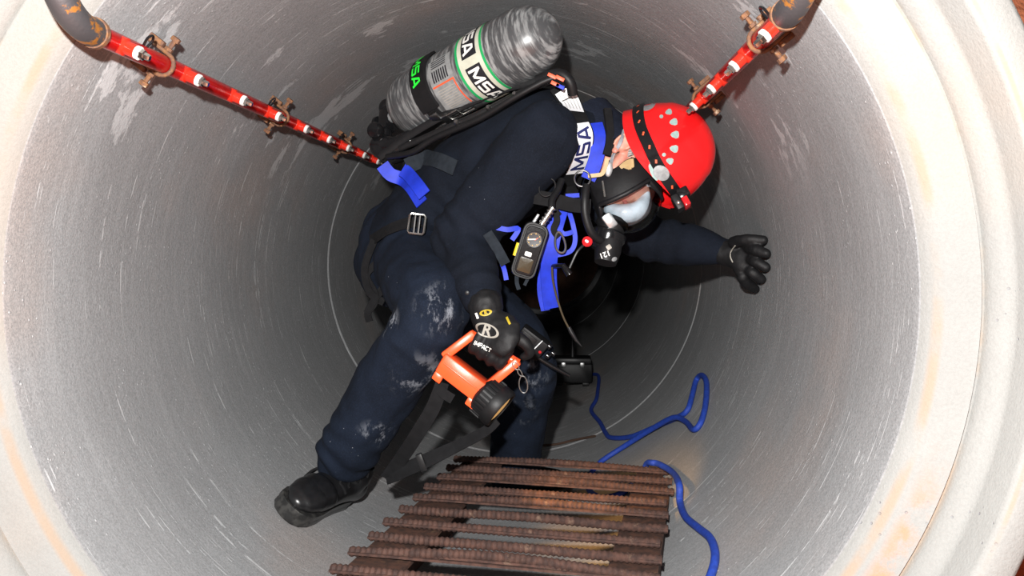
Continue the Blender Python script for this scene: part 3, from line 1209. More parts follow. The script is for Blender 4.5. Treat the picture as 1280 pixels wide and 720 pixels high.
pts, nrm = [], []
for d in range(-180, 181, 12):
    a = math.radians(d)
    q = strap_q(a)
    pts.append(HS(a, q, .003))
    nrm.append((HS(a, q, .05) - HS(a, q, 0)).normalized())
strap = part(helmet, 'strap', MB().ribbon(pts, .0145, .0022, nrm, 3), M['blackgloss'], 'black elastic lamp strap')
for d in range(20, 165, 16):
    a = math.radians(d)
    q = strap_q(a)
    vf = rect_verts(.010, .0045, 2, 1)
    c0 = HS(a, q, .0062)
    ex = (HS(a + .02, q, .0062) - c0).normalized()
    ey = (HS(a, q + .02, .0062) - c0).normalized()
    cs, sn = math.cos(.6 * (1 if d % 32 else -1)), math.sin(.6 * (1 if d % 32 else -1))
    part(strap, 'print', plate(vf, lambda x, y: c0 + ex * (x * cs - y * sn) + ey * (x * sn + y * cs)), M['redprint'])


def oval(bvh, px, py, rx, ry, rot, off, ns=18, power=2.0):
    """small flat piece draped on a shell along the sight line"""
    d = ray(px, py).normalized()
    c = Pt(px, py, 2.2)
    ca, sa = math.cos(rot), math.sin(rot)
    hit = bvh.ray_cast(CAM, d)[0]
    lim = 2.2 * max(rx, ry)

    def keep(o_):
        pl0 = drape(bvh, c, V((ca, 0, sa)), V((-sa, 0, ca)), o_, d)

        def f_(x, y):
            p = pl0(x, y)
            if hit is not None and (p - hit).length > lim:      # sight line slips past the edge
                h_ = bvh.find_nearest(hit + V((ca, 0, sa)) * x + V((-sa, 0, ca)) * y)
                p = h_[0] - d * o_
            return p
        return f_
    place = keep(off)
    mb = MB()
    vs = [place(0, 0)]
    for k in (.5, .85, 1.0):
        for j in range(ns):
            t_ = 2 * PI * j / ns
            cx_, cy_ = math.cos(t_), math.sin(t_)
            vs.append(place(rx * k * math.copysign(abs(cx_) ** (2 / power), cx_), ry * k * math.copysign(abs(cy_) ** (2 / power), cy_)))
    low = keep(-.001)
    for j in range(ns):
        t_ = 2 * PI * j / ns
        cx_, cy_ = math.cos(t_), math.sin(t_)
        vs.append(low(rx * 1.06 * math.copysign(abs(cx_) ** (2 / power), cx_), ry * 1.06 * math.copysign(abs(cy_) ** (2 / power), cy_)))
    fs = [(0, 1 + j, 1 + (j + 1) % ns) for j in range(ns)]
    for k in range(3):
        for j in range(ns):
            fs.append((1 + k * ns + j, 1 + (k + 1) * ns + j, 1 + (k + 1) * ns + (j + 1) % ns, 1 + k * ns + (j + 1) % ns))
    return mb.add(vs, fs)


for (zx, zy, r) in ((560, 180, .0085), (582, 225, .010), (588, 282, .0105), (584, 345, .0105), (565, 400, .009)):
    px, py = 680 + zx / 3.6, 90 + zy / 3.6
    d = ray(px, py).normalized()
    rot = math.radians(180) + (zy - 282) * .003
    ca, sa = math.cos(rot), math.sin(rot)
    place = drape(SHB, Pt(px, py, 2.2), V((ca, 0, -sa)), V((sa, 0, ca)), .0012, d)
    tri = [(1.0, .15), (.85, .75), (.3, .95), (-.6, .55), (-.95, .1), (-.95, -.1), (-.6, -.55), (.3, -.95), (.85, -.75), (1.0, -.15)]
    vs = [place(0, 0)] + [place(-r * x, r * .95 * y) for x, y in tri]
    part(helmet, 'vent', MB().add(vs, [(0, 1 + i, 1 + (i + 1) % 10) for i in range(10)]), M['vent'])
for zx, zy in ((528, 200), (540, 372)):
    part(helmet, 'vent', oval(SHB, 680 + zx / 3.6, 90 + zy / 3.6, .0046, .0046, 0, .0012, 12), M['vent'])
part(helmet, 'strap_clip', oval(SHB, 680 + 470 / 3.6, 90 + 150 / 3.6, .019, .011, .5, .0085), M['silver'], 'silver strap clip')
part(helmet, 'strap_clip', oval(SHB, 680 + 528 / 3.6, 90 + 455 / 3.6, .017, .021, .9, .0085), M['silver'], 'silver strap clip')
part(helmet, 'clip_plate', oval(SHB, 680 + 492 / 3.6, 90 + 452 / 3.6, .007, .022, .35, .003, 18, 3), M['vent'])
part(helmet, 'clip_plate', oval(SHB, 680 + 435 / 3.6, 90 + 165 / 3.6, .006, .014, -.1, .003, 18, 3), M['vent'])
# lamp bracket on the brow
lb = HS(math.radians(24), math.radians(-2), .008)
br = part(helmet, 'lamp_bracket', MB().box(lb + HF * .004 + HU * .016, HF * .012, HR * .022, HU * .014, .003), M['blackgloss'])
part(br, 'lamp_lens', MB().box(lb + HF * .022 + HU * .012, HF * .017, HR * .020, HU * .008, .003), M['redlens'])
part(br, 'lamp_screw', MB().lathe(lb + HF * .022 + HR * .018 - HU * .006, HR, [(.004, 0), (.005, .003), (.002, .005)], 10), M['chrome'])
part(br, 'lamp_body', MB().box(lb + HF * .018 - HU * .006, HF * .020, HR * .018, HU * .009, .003), M['black'])

# ================================================================== BREATHING MASK
mask = thing('breathing_mask', 'black full-face breathing mask with a clear visor under the red helmet', 'mask', H(.10, 0, -.07))
vc = (.048, 0, -.060)
VA = (.122, .088, .098)


def VS(az, el, k=1.0):
    return H(vc[0] + VA[0] * k * math.cos(el) * math.cos(az), VA[1] * k * math.cos(el) * math.sin(az), vc[2] + VA[2] * k * math.sin(el))


rings = []
az_ = [math.radians(-68 + 136 * i / 28) for i in range(29)]


def el_lim(az):
    s = math.cos(az * 1.05)
    return -math.radians(40 + 18 * max(0, s)), math.radians(36 + 18 * max(0, s))


vs, fs = [], []
for i, az in enumerate(az_):
    lo, hi = el_lim(az)
    for j in range(17):
        vs.append(VS(az, lo + (hi - lo) * j / 16))
for i in range(28):
    for j in range(16):
        fs.append((i * 17 + j, (i + 1) * 17 + j, (i + 1) * 17 + j + 1, i * 17 + j + 1))
part(mask, 'visor', MB().add(vs, fs), M['lens'], 'clear curved visor')
# frame bead round the visor and rubber skirt back to the face
edge = [VS(az, el_lim(az)[1]) for az in az_] + [VS(az_[-1], el_lim(az_[-1])[1] + (el_lim(az_[-1])[0] - el_lim(az_[-1])[1]) * t_) for t_ in (.25, .5, .75)] + \
       [VS(az, el_lim(az)[0]) for az in reversed(az_)] + [VS(az_[0], el_lim(az_[0])[0] + (el_lim(az_[0])[1] - el_lim(az_[0])[0]) * t_) for t_ in (.25, .5, .75)]
edge.append(edge[0])
cv = H(vc[0] - .02, 0, vc[2])
part(mask, 'visor_frame', MB().tube(edge, .0062, 10, False), M['black'])
rings = []
for k, back in ((1.015, .002), (1.02, .018), (1.01, .038), (.95, .064), (.86, .072), (.89, .054), (.94, .032), (.97, .004)):
    rings.append([cv + (p - cv) * k - HF * back + HU * (back * .55 * max(0, min(1, (p - H(*vc)).dot(HU) / .06))) for p in edge[:-1]])
mb = MB()
mb.rings(rings, False, True)
part(mask, 'face_seal', mb, M['black'])
# pale nose cup behind the visor
mb = MB()
mb.limb([(H(.098, 0, -.010), .014, .018), (H(.122, 0, -.040), .024, .036), (H(.118, 0, -.082), .028, .044), (H(.090, 0, -.108), .020, .036)], HF, 18)
part(mask, 'nose_cup', remesh(mb, .004, 4), M['nosecup'], 'pale silicone nose cup')
# outlet at the chin with the breathing regulator
o = H(.132, 0, -.130)
ra = (HF * .72 - HU * .70).normalized()
part(mask, 'outlet_ring', MB().lathe(o - ra * .03, ra, [(.030, 0), (.040, .004), (.042, .022), (.036, .030), (.036, .040)], 28), M['black'])
mb = MB()
mb.lathe(o + ra * .008, ra, [(.040, 0), (.045, .005), (.045, .020), (.040, .030), (.040, .046), (.034, .054), (.018, .058)], 28)
reg = part(mask, 'regulator', mb, M['blackgloss'])
RB = bvh_of(reg.data)
part(mask, 'side_valve', MB().box(on(RB, 762, 276, .004, 2.12), V((.019, .004, -.026)).normalized() * .020, V((.0, -.008, 0)), V((.026, 0, .019)).normalized() * .013, .005), M['silver'], 'silver side valve cover')
tb_ = on(RB, 764, 312, .0, 2.12)
part(mask, 'port_housing', MB().tube([H(.150, .005, -.138), H(.184, .012, -.164), H(.210, .015, -.184)], [.032, .034, .028], 20), M['black'])
rot = math.radians(200)
ex = V((math.cos(rot), 0, math.sin(rot)))
ey = V((-math.sin(rot), 0, math.cos(rot)))
PB = bvh_of([c for c in mask.children if c.name.startswith('port_housing')][0].data)
part(mask, 'numerals', plate(text_verts('121', .019, .0003), drape(PB, Pt(756, 318, 2.1), ex, ey, .0015, ray(756, 318))), M['whiteprint'])
part(mask, 'emblem', oval(PB, 768, 324, .007, .005, .5, .002), M['silver'])
part(mask, 'emblem', oval(PB, 761, 309, .006, .006, .6, .002, 16, 6), M['greyprint'])
# head harness straps
mb = MB()
pp = [(791, 150), (784, 157), (777, 170), (772, 184), (768, 197), (764, 210)]
mb.ribbon([on(BODYB, x, y, .006, 2.17) for x, y in pp], .0045, .0018, [onn(BODYB, x, y) for x, y in pp], 3)
part(mask, 'head_strap', mb, M['greystrap'])
part(mask, 'strap_buckle', MB().ellipsoid(on(BODYB, 763, 213, .010, 2.17), V((.010, 0, 0)), V((0, .005, 0)), V((.002, 0, .019)), 16, 10), M['silver'])
mb = MB()
pp = [(735, 220), (746, 219), (753, 217), (757, 208), (759, 198)]
mb.ribbon([Pt(x, y, 2.105) for x, y in pp], .0050, .002, (0, -1, 0), 3)
part(mask, 'neck_strap', mb, M['tan'], 'tan neck strap')
pp = [(776, 214), (786, 211), (795, 204)]
mb = MB()
mb.ribbon([on(BODYB, x, y, .018, 2.17) for x, y in pp], [.010, .014, .014], .002, [onn(BODYB, x, y) for x, y in pp], 3)
part(mask, 'cheek_strap', mb, M['tan'])
mb = MB()
pp = [(789, 220), (799, 222), (808, 227)]
mb.ribbon([on(BODYB, x, y, .014, 2.16) for x, y in pp], .008, .002, [onn(BODYB, x, y) for x, y in pp], 3)
part(mask, 'cheek_strap', mb, M['greystrap'])

# ================================================================== BREATHING APPARATUS
CA, CB = Pt(497, 143, 2.42), Pt(694, 33, 2.10)
za = (CB - CA).normalized()
TL = (CB - CA).length
xa = (CAM - (CA + CB) / 2)
xa = (xa - za * xa.dot(za)).normalized()
ya = za.cross(xa).normalized()
sgn = 1 if ya.z < 0 else -1          # +phi runs downwards as seen from the pipe mouth
TRd = .091
app = thing('breathing_apparatus', 'grey carbon-wrapped air cylinder on a black back frame worn by the person', 'air tank', CA.lerp(CB, .5))
prof = [(.012, -.004), (.022, .0), (.045, .010), (.066, .026), (.081, .048), (.089, .072), (TRd, .095), (TRd, .2), (TRd, .3), (TRd, TL - .105), (.0895, TL - .085), (.084, TL - .062), (.072, TL - .038), (.054, TL - .018), (.032, TL - .005), (.012, TL)]
mb = MB().lathe((0, 0, 0), (0, 0, 1), prof, 64)
tank = link('air_cylinder', mb.mesh('air_cylinder'), M['carbon'], app)
tank.matrix_basis = Matrix.Translation(CA - app.location) @ Matrix((xa, ya, za)).transposed().to_4x4()


def TS(s, ph, off=.001):
    """tank surface in its own frame; ph measured downwards from the side facing the mouth"""
    a = ph * sgn
    return V(((TRd + off) * math.cos(a), (TRd + off) * math.sin(a), s))


def tank_band(s0, s1, off, p0=-PI, p1=PI, n=72):
    vs = [TS(s, p0 + (p1 - p0) * i / n, off) for s in (s0, s1) for i in range(n + 1)]
    return MB().add(vs, [(i, i + 1, n + 2 + i, n + 1 + i) for i in range(n)])


b0, b1 = TL * .555, TL * .715
part(tank, 'label_band', tank_band(b0, b1, .0008), M['creamband'])
for s in (b0, b1 - .008):
    part(tank, 'green_stripe', tank_band(s, s + .008, .0014), M['greenband'])
for ph0, show in ((.52, 'MSA'), (-1.10, 'MSA'), (2.14, 'MSA')):
    part(tank, 'label_panel', tank_band(b0 + .022, b1 - .021, .0014, ph0 - .68, ph0 + .68, 30), M['ink'])
    vf = block_text(show, (b1 - b0) * .40, .88)
    mid = (b0 + b1) / 2
    part(tank, 'lettering', plate(vf, lambda x, y: TS(mid + y, ph0 + x / TRd, .0022)), M['whiteprint'])
# information label: pale block with bars, lines and a red frame
part(tank, 'info_label', tank_band(TL * .385, TL * .525, .0008, -.95, .75, 24), plain('grey_label', (.26, .27, .27), .45, 0, .3, 60))
for k in range(7):
    part(tank, 'barcode', tank_band(TL * (.405 + .014 * k), TL * (.405 + .014 * k + .008), .0014, -.58, -.24, 8), M['ink'])
for k in range(9):
    part(tank, 'print_line', tank_band(TL * .405, TL * .505, .0014, .0 + .075 * k, .022 + .075 * k, 2), M['greyprint'])
for k in range(4):
    part(tank, 'print_line', tank_band(TL * .405, TL * .495, .0014, -.90 + .07 * k, -.87 + .07 * k, 2), M['ink'])
part(tank, 'red_rule', tank_band(TL * .513, TL * .521, .0016, -.16, .75, 16), M['redprint'])
part(tank, 'red_rule', tank_band(TL * .39, TL * .521, .0016, -.16, -.11, 4), M['redprint'])
# retaining strap with a printed pad and latch
st = part(tank, 'retaining_strap', tank_band(TL * .285, TL * .355, .004), M['blackweb'])
mb = MB()
rg = []
for i in range(13):
    ph = -1.7 + 2.05 * i / 12
    rg.append([TS(TL * .268, ph, .002), TS(TL * .272, ph, .009), TS(TL * .368, ph, .009), TS(TL * .372, ph, .002)])
mb.rings(rg, True)
part(tank, 'strap_pad', mb, M['black'])
vf = block_text('MSA', .030, .9)
part(tank, 'lettering', plate(vf, lambda x, y: TS(TL * .318 + y, -.88 + x / TRd, .0105)), M['greenprint'])


def tl(s, ph, off):
    return app_w(TS(s, ph, off))


def app_w(p):
    return CA + xa * p.x + ya * p.y + za * p.z


mb = MB()
for s, ph in ((.315, .58), (.35, .78)):
    c = tl(TL * s, ph, .010)
    rad = (c - (CA + za * (TL * s))).normalized()
    mb.box(c, za * .014, rad * .006, za.cross(rad) * .016, .003)
lt = part(app, 'strap_latch', mb, M['steel'], 'dull steel strap latch')
c = tl(TL * .40, .78, .012)
rad = (c - (CA + za * (TL * .40))).normalized()
tg = za.cross(rad)
lp = [c + za * (.020 * a) + tg * (.012 * b) for a, b in ((-1, -1), (1, -1), (1, 1), (-1, 1), (-1, -1))]
part(lt, 'latch_loop', MB().tube(lp, .003, 8), M['chrome'])
part(lt, 'latch_pin', MB().tube([tl(TL * .30, .95, .010), tl(TL * .50, 1.0, .008)], .006, 10), M['chrome'])
# neck, valve and hand wheel
part(app, 'tank_neck', MB().lathe(CA + za * .004, -za, [(.020, 0), (.022, .004), (.022, .018), (.016, .020), (.016, .030)], 24), M['silver'])
vo = CA - za * .045
dn = V((-.35, -.2, -1)).normalized()
dn = (dn - za * dn.dot(za)).normalized()
mb = MB()
mb.box(vo, za * .020, dn * .040, za.cross(dn) * .020, .006)
mb.lathe(vo + dn * .03, dn, [(.016, 0), (.018, .02), (.018, .05), (.012, .055)], 16)
mb.ellipsoid(vo - dn * .045 - za * .008, V((.024, 0, 0)), V((0, .024, 0)), V((0, 0, .028)), 16, 10)
mb.lathe(vo - za * .012, -za, [(.014, 0), (.014, .016), (.024, .018), (.026, .026), (.022, .034)], 18)
part(app, 'valve', mb, M['blackgloss'])
part(app, 'valve_knob', MB().lathe(Pt(469, 163, 2.36), (-.5, -.8, .1), [(.012, -.02), (.022, -.012), (.024, .004), (.020, .012), (.006, .014)], 20), M['blackgloss'])
part(app, 'pressure_reducer', remesh(MB().limb([(Pt(476, 182, 2.38), .036, .032), (Pt(492, 188, 2.36), .040, .036), (Pt(512, 176, 2.34), .030, .03)], (0, 0, 1), 18), .005, 3, lambda p, n_: .004 * noise.noise(p * 40)), M['blackgloss'])
part(app, 'reducer_hose', MB().tube(spline([Pt(484, 196, 2.33), Pt(515, 190, 2.27), Pt(545, 172, 2.23), Pt(600, 148, 2.16), Pt(648, 119, 2.11), Pt(690, 98, 2.09), Pt(708, 104, 2.10)], 6), .0085, 12), M['black'])
# back frame between bottle and back
bk = [Pt(488, 195, 2.40), Pt(530, 165, 2.36), Pt(590, 132, 2.30), Pt(650, 108, 2.24), Pt(700, 100, 2.20)]
part(app, 'back_frame', MB().ribbon(bk, .07, .010, BACK, 4), M['black'])
part(app, 'frame_rail', MB().tube(spline([Pt(500, 186, 2.30), Pt(545, 166, 2.235), Pt(600, 142, 2.17), Pt(655, 114, 2.12), Pt(690, 100, 2.11)], 5), .009, 12), M['darkplastic'])
for px, py in ((572, 154.5), (612, 136.5), (645, 119.5)):
    part(app, 'frame_bolt', MB().lathe(Pt(px, py, 2.195 - (px - 572) * .001), (-.3, -1, .3), [(.007, 0), (.008, .01), (.004, .016)], 10), M['steel'])
for k, col in enumerate(('redprint', 'bluewm', 'redprint', 'redprint')):
    px, py = ((700, 98), (700, 108), (690, 95), (694, 105))[k]
    part(app, 'coloured_tag', MB().box(Pt(px, py, 2.075), V((.010, 0, -.005)), V((0, .002, 0)), V((.002, 0, .004)), .001), M[col])
part(app, 'shoulder_hose', MB().tube(spline([Pt(672, 100, 2.12), Pt(698, 92, 2.09), Pt(712, 102, 2.085), Pt(716, 118, 2.10)], 5), .013, 12), M['black'])

# shoulder strap with two white printed patches
sp = [(703, 112), (712, 128), (721, 150), (724, 172), (721, 194), (713, 216), (704, 238), (690, 258)]
SPp = [on(JB, x, y, .010, 2.12) for x, y in sp]
SPp[0] = Pt(700, 106, SPp[1].y - .020)
SPp[1] = Pt(712, 128, SPp[1].y - .022)
SPp[2] = Pt(721, 150, SPp[2].y - .010)
SPn = [(onn(JB, x, y) * .6 + V((.1, -1.2, .1))).normalized() for x, y in sp]
sst = part(app, 'shoulder_strap', MB().ribbon(SPp, .030, .004, SPn, 4), M['blackweb'])


def along(P, N, u):
    """point, tangent, normal at parameter u (in point indices)"""
    i = min(int(u), len(P) - 2)
    t_ = u - i
    p = cr(P, i, t_)
    tg_ = (cr(P, i, min(t_ + .05, 1)) - cr(P, i, max(t_ - .05, 0))).normalized()
    nn_ = N[i].lerp(N[i + 1], t_).normalized()
    return p, tg_, nn_


def strap_place(u0, scale_u, off):
    def place(x, y):
        p, tg_, nn_ = along(SPp, SPn, max(0, min(len(SPp) - 1.001, u0 + x / scale_u)))
        sd = nn_.cross(tg_).normalized()
        m_ = tg_.cross(sd).normalized()
        if m_.y > 0:
            m_ = -m_
        return p + sd * y + m_ * off
    return place


seg = (SPp[4] - SPp[3]).length
part(sst, 'label_patch', plate(rect_verts(.072, .050, 10, 4), strap_place(.98, seg * .9, .0056)), M['white'])
part(sst, 'label_patch', plate(rect_verts(.165, .050, 16, 4), strap_place(3.55, seg * 1.0, .0056)), M['white'])
for k in range(5):
    part(sst, 'print_line', plate(rect_verts(.060, .0016, 8, 1), (lambda kk: (lambda x, y: strap_place(.98, seg * .9, .0066)(x, y + (kk - 2) * .0085)))(k)), M['greyprint'])
vf = block_text('MSA', .038, 1.05)
p_, t__, n__ = along(SPp, SPn, 3.5)
sd_ = n__.cross(t__)
flip = 1 if sd_.x < 0 else -1         # letters stand with their tops towards the bottle
part(sst, 'lettering', plate(vf, lambda x, y: strap_place(3.55, seg, .0068)(-x, y * flip)), M['inkblue'])

# ================================================================== SAFETY HARNESS
har = thing('safety_harness', 'bright blue webbing safety harness with steel rings on the chest of the person', 'harness', Pt(695, 300, 2.15))


def strap_on(root_, name, pp, w_, bvh, m, off=.006, Y=2.15, th=.0018):
    return part(root_, name, MB().ribbon([on(bvh, x, y, off, Y) for x, y in pp], w_, th, [(onn(bvh, x, y) + V((0, -.6, 0))).normalized() for x, y in pp], 4), m)


part(har, 'shoulder_webbing', MB().ribbon([Pt(744, 154, 2.14), Pt(748, 170, 2.125), Pt(747, 190, 2.12), Pt(742, 208, 2.12), Pt(735, 224, 2.125)], .019, .002, (.25, -1, .1), 4), M['bluewm'])
part(har, 'shoulder_pad', MB().ribbon([Pt(759, 136, 2.15), Pt(762, 160, 2.135), Pt(762, 172, 2.128), Pt(761, 182, 2.124), Pt(758, 194, 2.120)], .010, .005, (.3, -1, .1), 4), M['blackweb'])
strap_on(har, 'waist_webbing', [(478, 206), (488, 218), (503, 224), (518, 236), (530, 254)], .019, JB, M['bluewm'], .012, 2.33)
part(har, 'waist_loop', MB().ribbon([on(JB, x, y, .022, 2.3) for x, y in ((503, 212), (518, 222), (530, 234), (538, 243))], .019, .0018, (-.2, -1, .1), 4), M['bluewm'])
# hanging chest webbing
part(har, 'chest_webbing', MB().ribbon([Pt(700, 262, 2.14), Pt(692, 290, 2.12), Pt(687, 320, 2.13), Pt(686, 352, 2.16), Pt(690, 385, 2.19)], .021, .0018, (.1, -1, .1), 5), M['bluewm'])
part(har, 'chest_webbing', MB().ribbon([Pt(684, 300, 2.126), Pt(680, 330, 2.17), Pt(677, 362, 2.19), Pt(682, 388, 2.20)], .012, .0018, (-.2, -1, .1), 5), M['bluewm'])
part(har, 'chest_loop', MB().ribbon([Pt(711, 264, 2.15), Pt(716, 280, 2.14), Pt(719, 300, 2.14), Pt(713, 314, 2.138), Pt(696, 319, 2.132)], .0060, .0016, (0, -1, 0), 5), M['bluewm'])
part(har, 'chest_loop', MB().ribbon([Pt(697, 280, 2.13), Pt(704, 292, 2.125), Pt(716, 290, 2.13)], .0060, .0016, (0, -1, 0), 5), M['bluewm'])
part(har, 'chest_loop', MB().ribbon([Pt(620, 284, 2.10), Pt(634, 287, 2.10), Pt(648, 286, 2.11), Pt(640, 300, 2.11)], .0065, .0016, (0, -1, 0), 5), M['bluewm'])
part(har, 'chest_loop', MB().ribbon([Pt(615, 306, 2.10), Pt(624, 322, 2.10), Pt(630, 336, 2.11), Pt(633, 350, 2.11)], .0060, .0016, (0, -1, 0), 5), M['bluewm'])
part(har, 'chest_bar', MB().ribbon([Pt(707, 245, 2.106), Pt(724, 244, 2.112)], .0055, .0016, (0, -1, 0), 2), M['bluewm'])
part(har, 'side_strap', MB().ribbon([Pt(609, 291, 2.082), Pt(620, 308, 2.088), Pt(632, 330, 2.094)], .013, .002, (0, -1, 0), 4), M['greyweb'])
part(har, 'chest_strap', MB().ribbon([Pt(668, 246, 2.10), Pt(690, 250, 2.10), Pt(715, 256, 2.11), Pt(738, 258, 2.12)], .018, .003, (0, -1, 0), 4), M['blackweb'])
part(har, 'thin_strap', MB().ribbon([Pt(693, 258, 2.10), Pt(696, 275, 2.10), Pt(692, 287, 2.10), Pt(698, 296, 2.10)], .008, .0016, (0, -1, 0), 4), M['blackweb'])


def ring_loop(c, a, b, rx, ry, r, m, root_, name, k=24, taper=0.0):
    c = V(c)
    pts = [c + V(a) * (rx * (1 - taper * math.sin(2 * PI * i / k)) * math.cos(2 * PI * i / k)) + V(b) * (ry * math.sin(2 * PI * i / k)) for i in range(k + 1)]
    return part(root_, name, MB().tube(pts, r, 8, False), m)


ring_loop(Pt(700, 303, 2.098), (.94, 0, -.1), (-.12, 0, 1), .0135, .026, .0028, M['steel'], har, 'carabiner', 24, .25)
ring_loop(Pt(728, 223, 2.10), (1, 0, 0), (0, .2, 1), .020, .020, .0022, M['steel'], har, 'steel_ring')
ring_loop(Pt(684, 234, 2.08), (1, 0, .2), (0, .2, 1), .020, .022, .0020, M['darkplastic'], har, 'cord_ring')
part(har, 'buckle_pin', MB().tube([Pt(753, 226, 2.10), Pt(756, 246, 2.10)], .003, 8), M['chrome'])
# waist belt with buckle and the loose black straps on the hip
strap_on(har, 'waist_belt', [(516, 194), (530, 197), (550, 202), (572, 210)], .021, JB, M['greyweb'], .010, 2.3)
strap_on(har, 'hip_pad', [(509, 208), (524, 200), (538, 191)], .022, JB, M['greyweb'], .008, 2.3, .004)
strap_on(har, 'hip_belt', [(466, 304), (485, 292), (505, 284), (530, 277)], .018, TB, M['blackweb'], .010, 2.3)
bc = Pt(521, 280, 2.215)
for zz in (-.026, 0, .026):
    pass
bx_, bz_ = V((.99, .1, -.12)), V((.12, 0, .99))
lp = [bc + bx_ * (.021 * a) + bz_ * (.026 * b) for a, b in ((-.8, -1), (.8, -1), (1, -.8), (1, .8), (.8, 1), (-.8, 1), (-1, .8), (-1, -.8), (-.8, -1))]
bu = part(har, 'buckle', MB().tube(lp, .0036, 8, False), M['chrome'], 'chrome slide buckle')
for off in (-.006, .006):
    part(bu, 'buckle_bar', MB().tube([bc + bx_ * off - bz_ * .025, bc + bx_ * off + bz_ * .025], .0030, 8), M['steel'])
for pts_ in (((468, 300), (456, 335), (462, 365), (480, 378)), ((470, 330), (458, 345), (470, 372), (458, 392)), ((486, 352), (470, 372), (460, 390), (462, 402))):
    part(har, 'loose_strap', MB().ribbon([Pt(x, y, 2.30) for x, y in pts_], .011, .002, (-.3, -1, 0), 5), M['blackweb'])
# cable with a connector hanging from the chest
part(har, 'hanging_cable', MB().tube(spline([Pt(690, 334, 2.10), Pt(691, 350, 2.10), Pt(696, 372, 2.10), Pt(704, 396, 2.10), Pt(712, 412, 2.10)], 5), .0026, 8), plain('brown_cable', (.05, .035, .015), .5))
part(har, 'cable_plug', MB().tube([Pt(711, 409, 2.10), Pt(714, 415, 2.10), Pt(720, 425, 2.10), Pt(727, 433, 2.10)], [.005, .006, .0045, .0012], 10), M['darkplastic'])
# red push button on a black stem
pb = part(har, 'button_stem', MB().tube([Pt(690, 333, 2.148), Pt(698, 332, 2.11), Pt(704, 332, 2.10), Pt(712, 343, 2.10)], [.006, .006, .007, .010], 10), M['blackgloss'])
part(har, 'button_lever', MB().tube(spline([Pt(733, 304, 2.11), Pt(722, 314, 2.10), Pt(712, 335, 2.10)], 4), .0035, 8), M['darkplastic'])
rbn = part(har, 'push_button', MB().lathe(Pt(734, 302, 2.10), (0, -1, 0), [(.006, -.01), (.0125, -.004), (.0130, .004), (.009, .007), (.005, .0072)], 18), M['redlens'], 'red push button')
part(rbn, 'button_centre', MB().lathe(Pt(734, 302, 2.0925), (0, -1, 0), [(.004, 0), (.0035, .003), (.001, .004)], 10), M['nosecup'])
part(har, 'hose', MB().tube(spline([Pt(755, 303, 2.12), Pt(740, 292, 2.095), Pt(732, 270, 2.085), Pt(731, 250, 2.085), Pt(733, 232, 2.10)], 6), .0105, 14), M['black'])

# ================================================================== GAUGE CONSOLE
gc = Pt(662, 313, 2.055)
gz = (Pt(672, 282, 2.05) - Pt(651, 348, 2.06)).normalized()
gy = V((.10, -1, .12))
gy = (gy - gz * gy.dot(gz)).normalized()
gx = gy.cross(gz).normalized()
if gx.x < 0:
    gx = -gx
con = thing('gauge_console', 'black alarm console with a round pressure dial hanging by the blue chest webbing', 'gauge', gc)


def G(x, y, z):
    return gc + gx * x + gy * y + gz * z


def rrect(w_, h_, r, k=5):
    pts = []
    for cx_, cy_, a0 in ((w_ - r, h_ - r, 0), (-w_ + r, h_ - r, 90), (-w_ + r, -h_ + r, 180), (w_ - r, -h_ + r, 270)):
        for i in range(k + 1):
            a = math.radians(a0 + 90 * i / k)
            pts.append((cx_ + r * math.cos(a), cy_ + r * math.sin(a)))
    return pts


def slab(fr, w_, h_, r, layers):
    mb = MB()
    mb.rings([[fr(x * k, y, z * k2) for x, z in rrect(w_, h_, r)] for y, k, k2 in layers], True)
    return mb


cs = part(con, 'housing', slab(G, .031, .070, .020, ((-.018, .90, .95), (-.012, 1.0, 1.0), (.006, 1.0, 1.0), (.012, .95, .975), (.012, .84, .93), (.0105, .80, .91))), M['black'])
part(con, 'face_plate', slab(lambda x, y, z: G(x + .001, y, z), .0235, .060, .013, ((.008, 1, 1), (.0150, 1, 1), (.0165, .96, .98))), M['blackgloss'])
dc = (.002, .0172, .030)
part(con, 'dial', MB().lathe(G(*dc), gy, [(.0195, -.004), (.0205, 0), (.0195, .0016), (.0180, .0012)], 32), M['ink'])
for k in range(24):
    a = 2 * PI * k / 24
    r0 = .0130 if k % 3 == 0 else .0150
    c0 = G(dc[0] + math.cos(a) * (r0 + .0165) / 2, dc[1] + .0016, dc[2] + math.sin(a) * (r0 + .0165) / 2)
    er = (gx * math.cos(a) + gz * math.sin(a))
    part(con, 'dial_tick', MB().box(c0, er * ((.0165 - r0) / 2), gy.cross(er) * (.0011 if k % 3 == 0 else .0006), gy * .0004), M['reflector'])
part(con, 'needle', MB().box(G(dc[0] - .005, dc[1] + .002, dc[2] - .001), (gx * .9 + gz * .3).normalized() * .010, (gz * .9 - gx * .3).normalized() * .0012, gy * .0005), M['whiteprint'])
part(con, 'needle', MB().box(G(dc[0] + .005, dc[1] + .002, dc[2] + .003), (gx * .6 + gz * .8).normalized() * .005, (gz * .6 - gx * .8).normalized() * .0008, gy * .0005), M['redprint'])
part(con, 'push_button', slab(lambda x, y, z: G(x - .001, y, z - .008), .0085, .0055, .003, ((.014, 1, 1), (.0195, 1, 1), (.0205, .8, .8))), M['tape'])
part(con, 'display', slab(lambda x, y, z: G(x + .0, y, z - .036), .0165, .0175, .003, ((.014, 1, 1), (.0172, 1, 1), (.0174, .9, .9))), M['lcd'])
part(con, 'side_button', MB().tube([G(-.031, .006, -.022), G(-.031, .006, .010)], .0055, 10), M['yellow'], 'yellow side button')
part(con, 'hose_fitting', MB().tube([G(.008, .0, .066), G(.014, 0, .086), G(.022, 0, .118)], [.008, .0075, .0065], 12), M['chrome'])
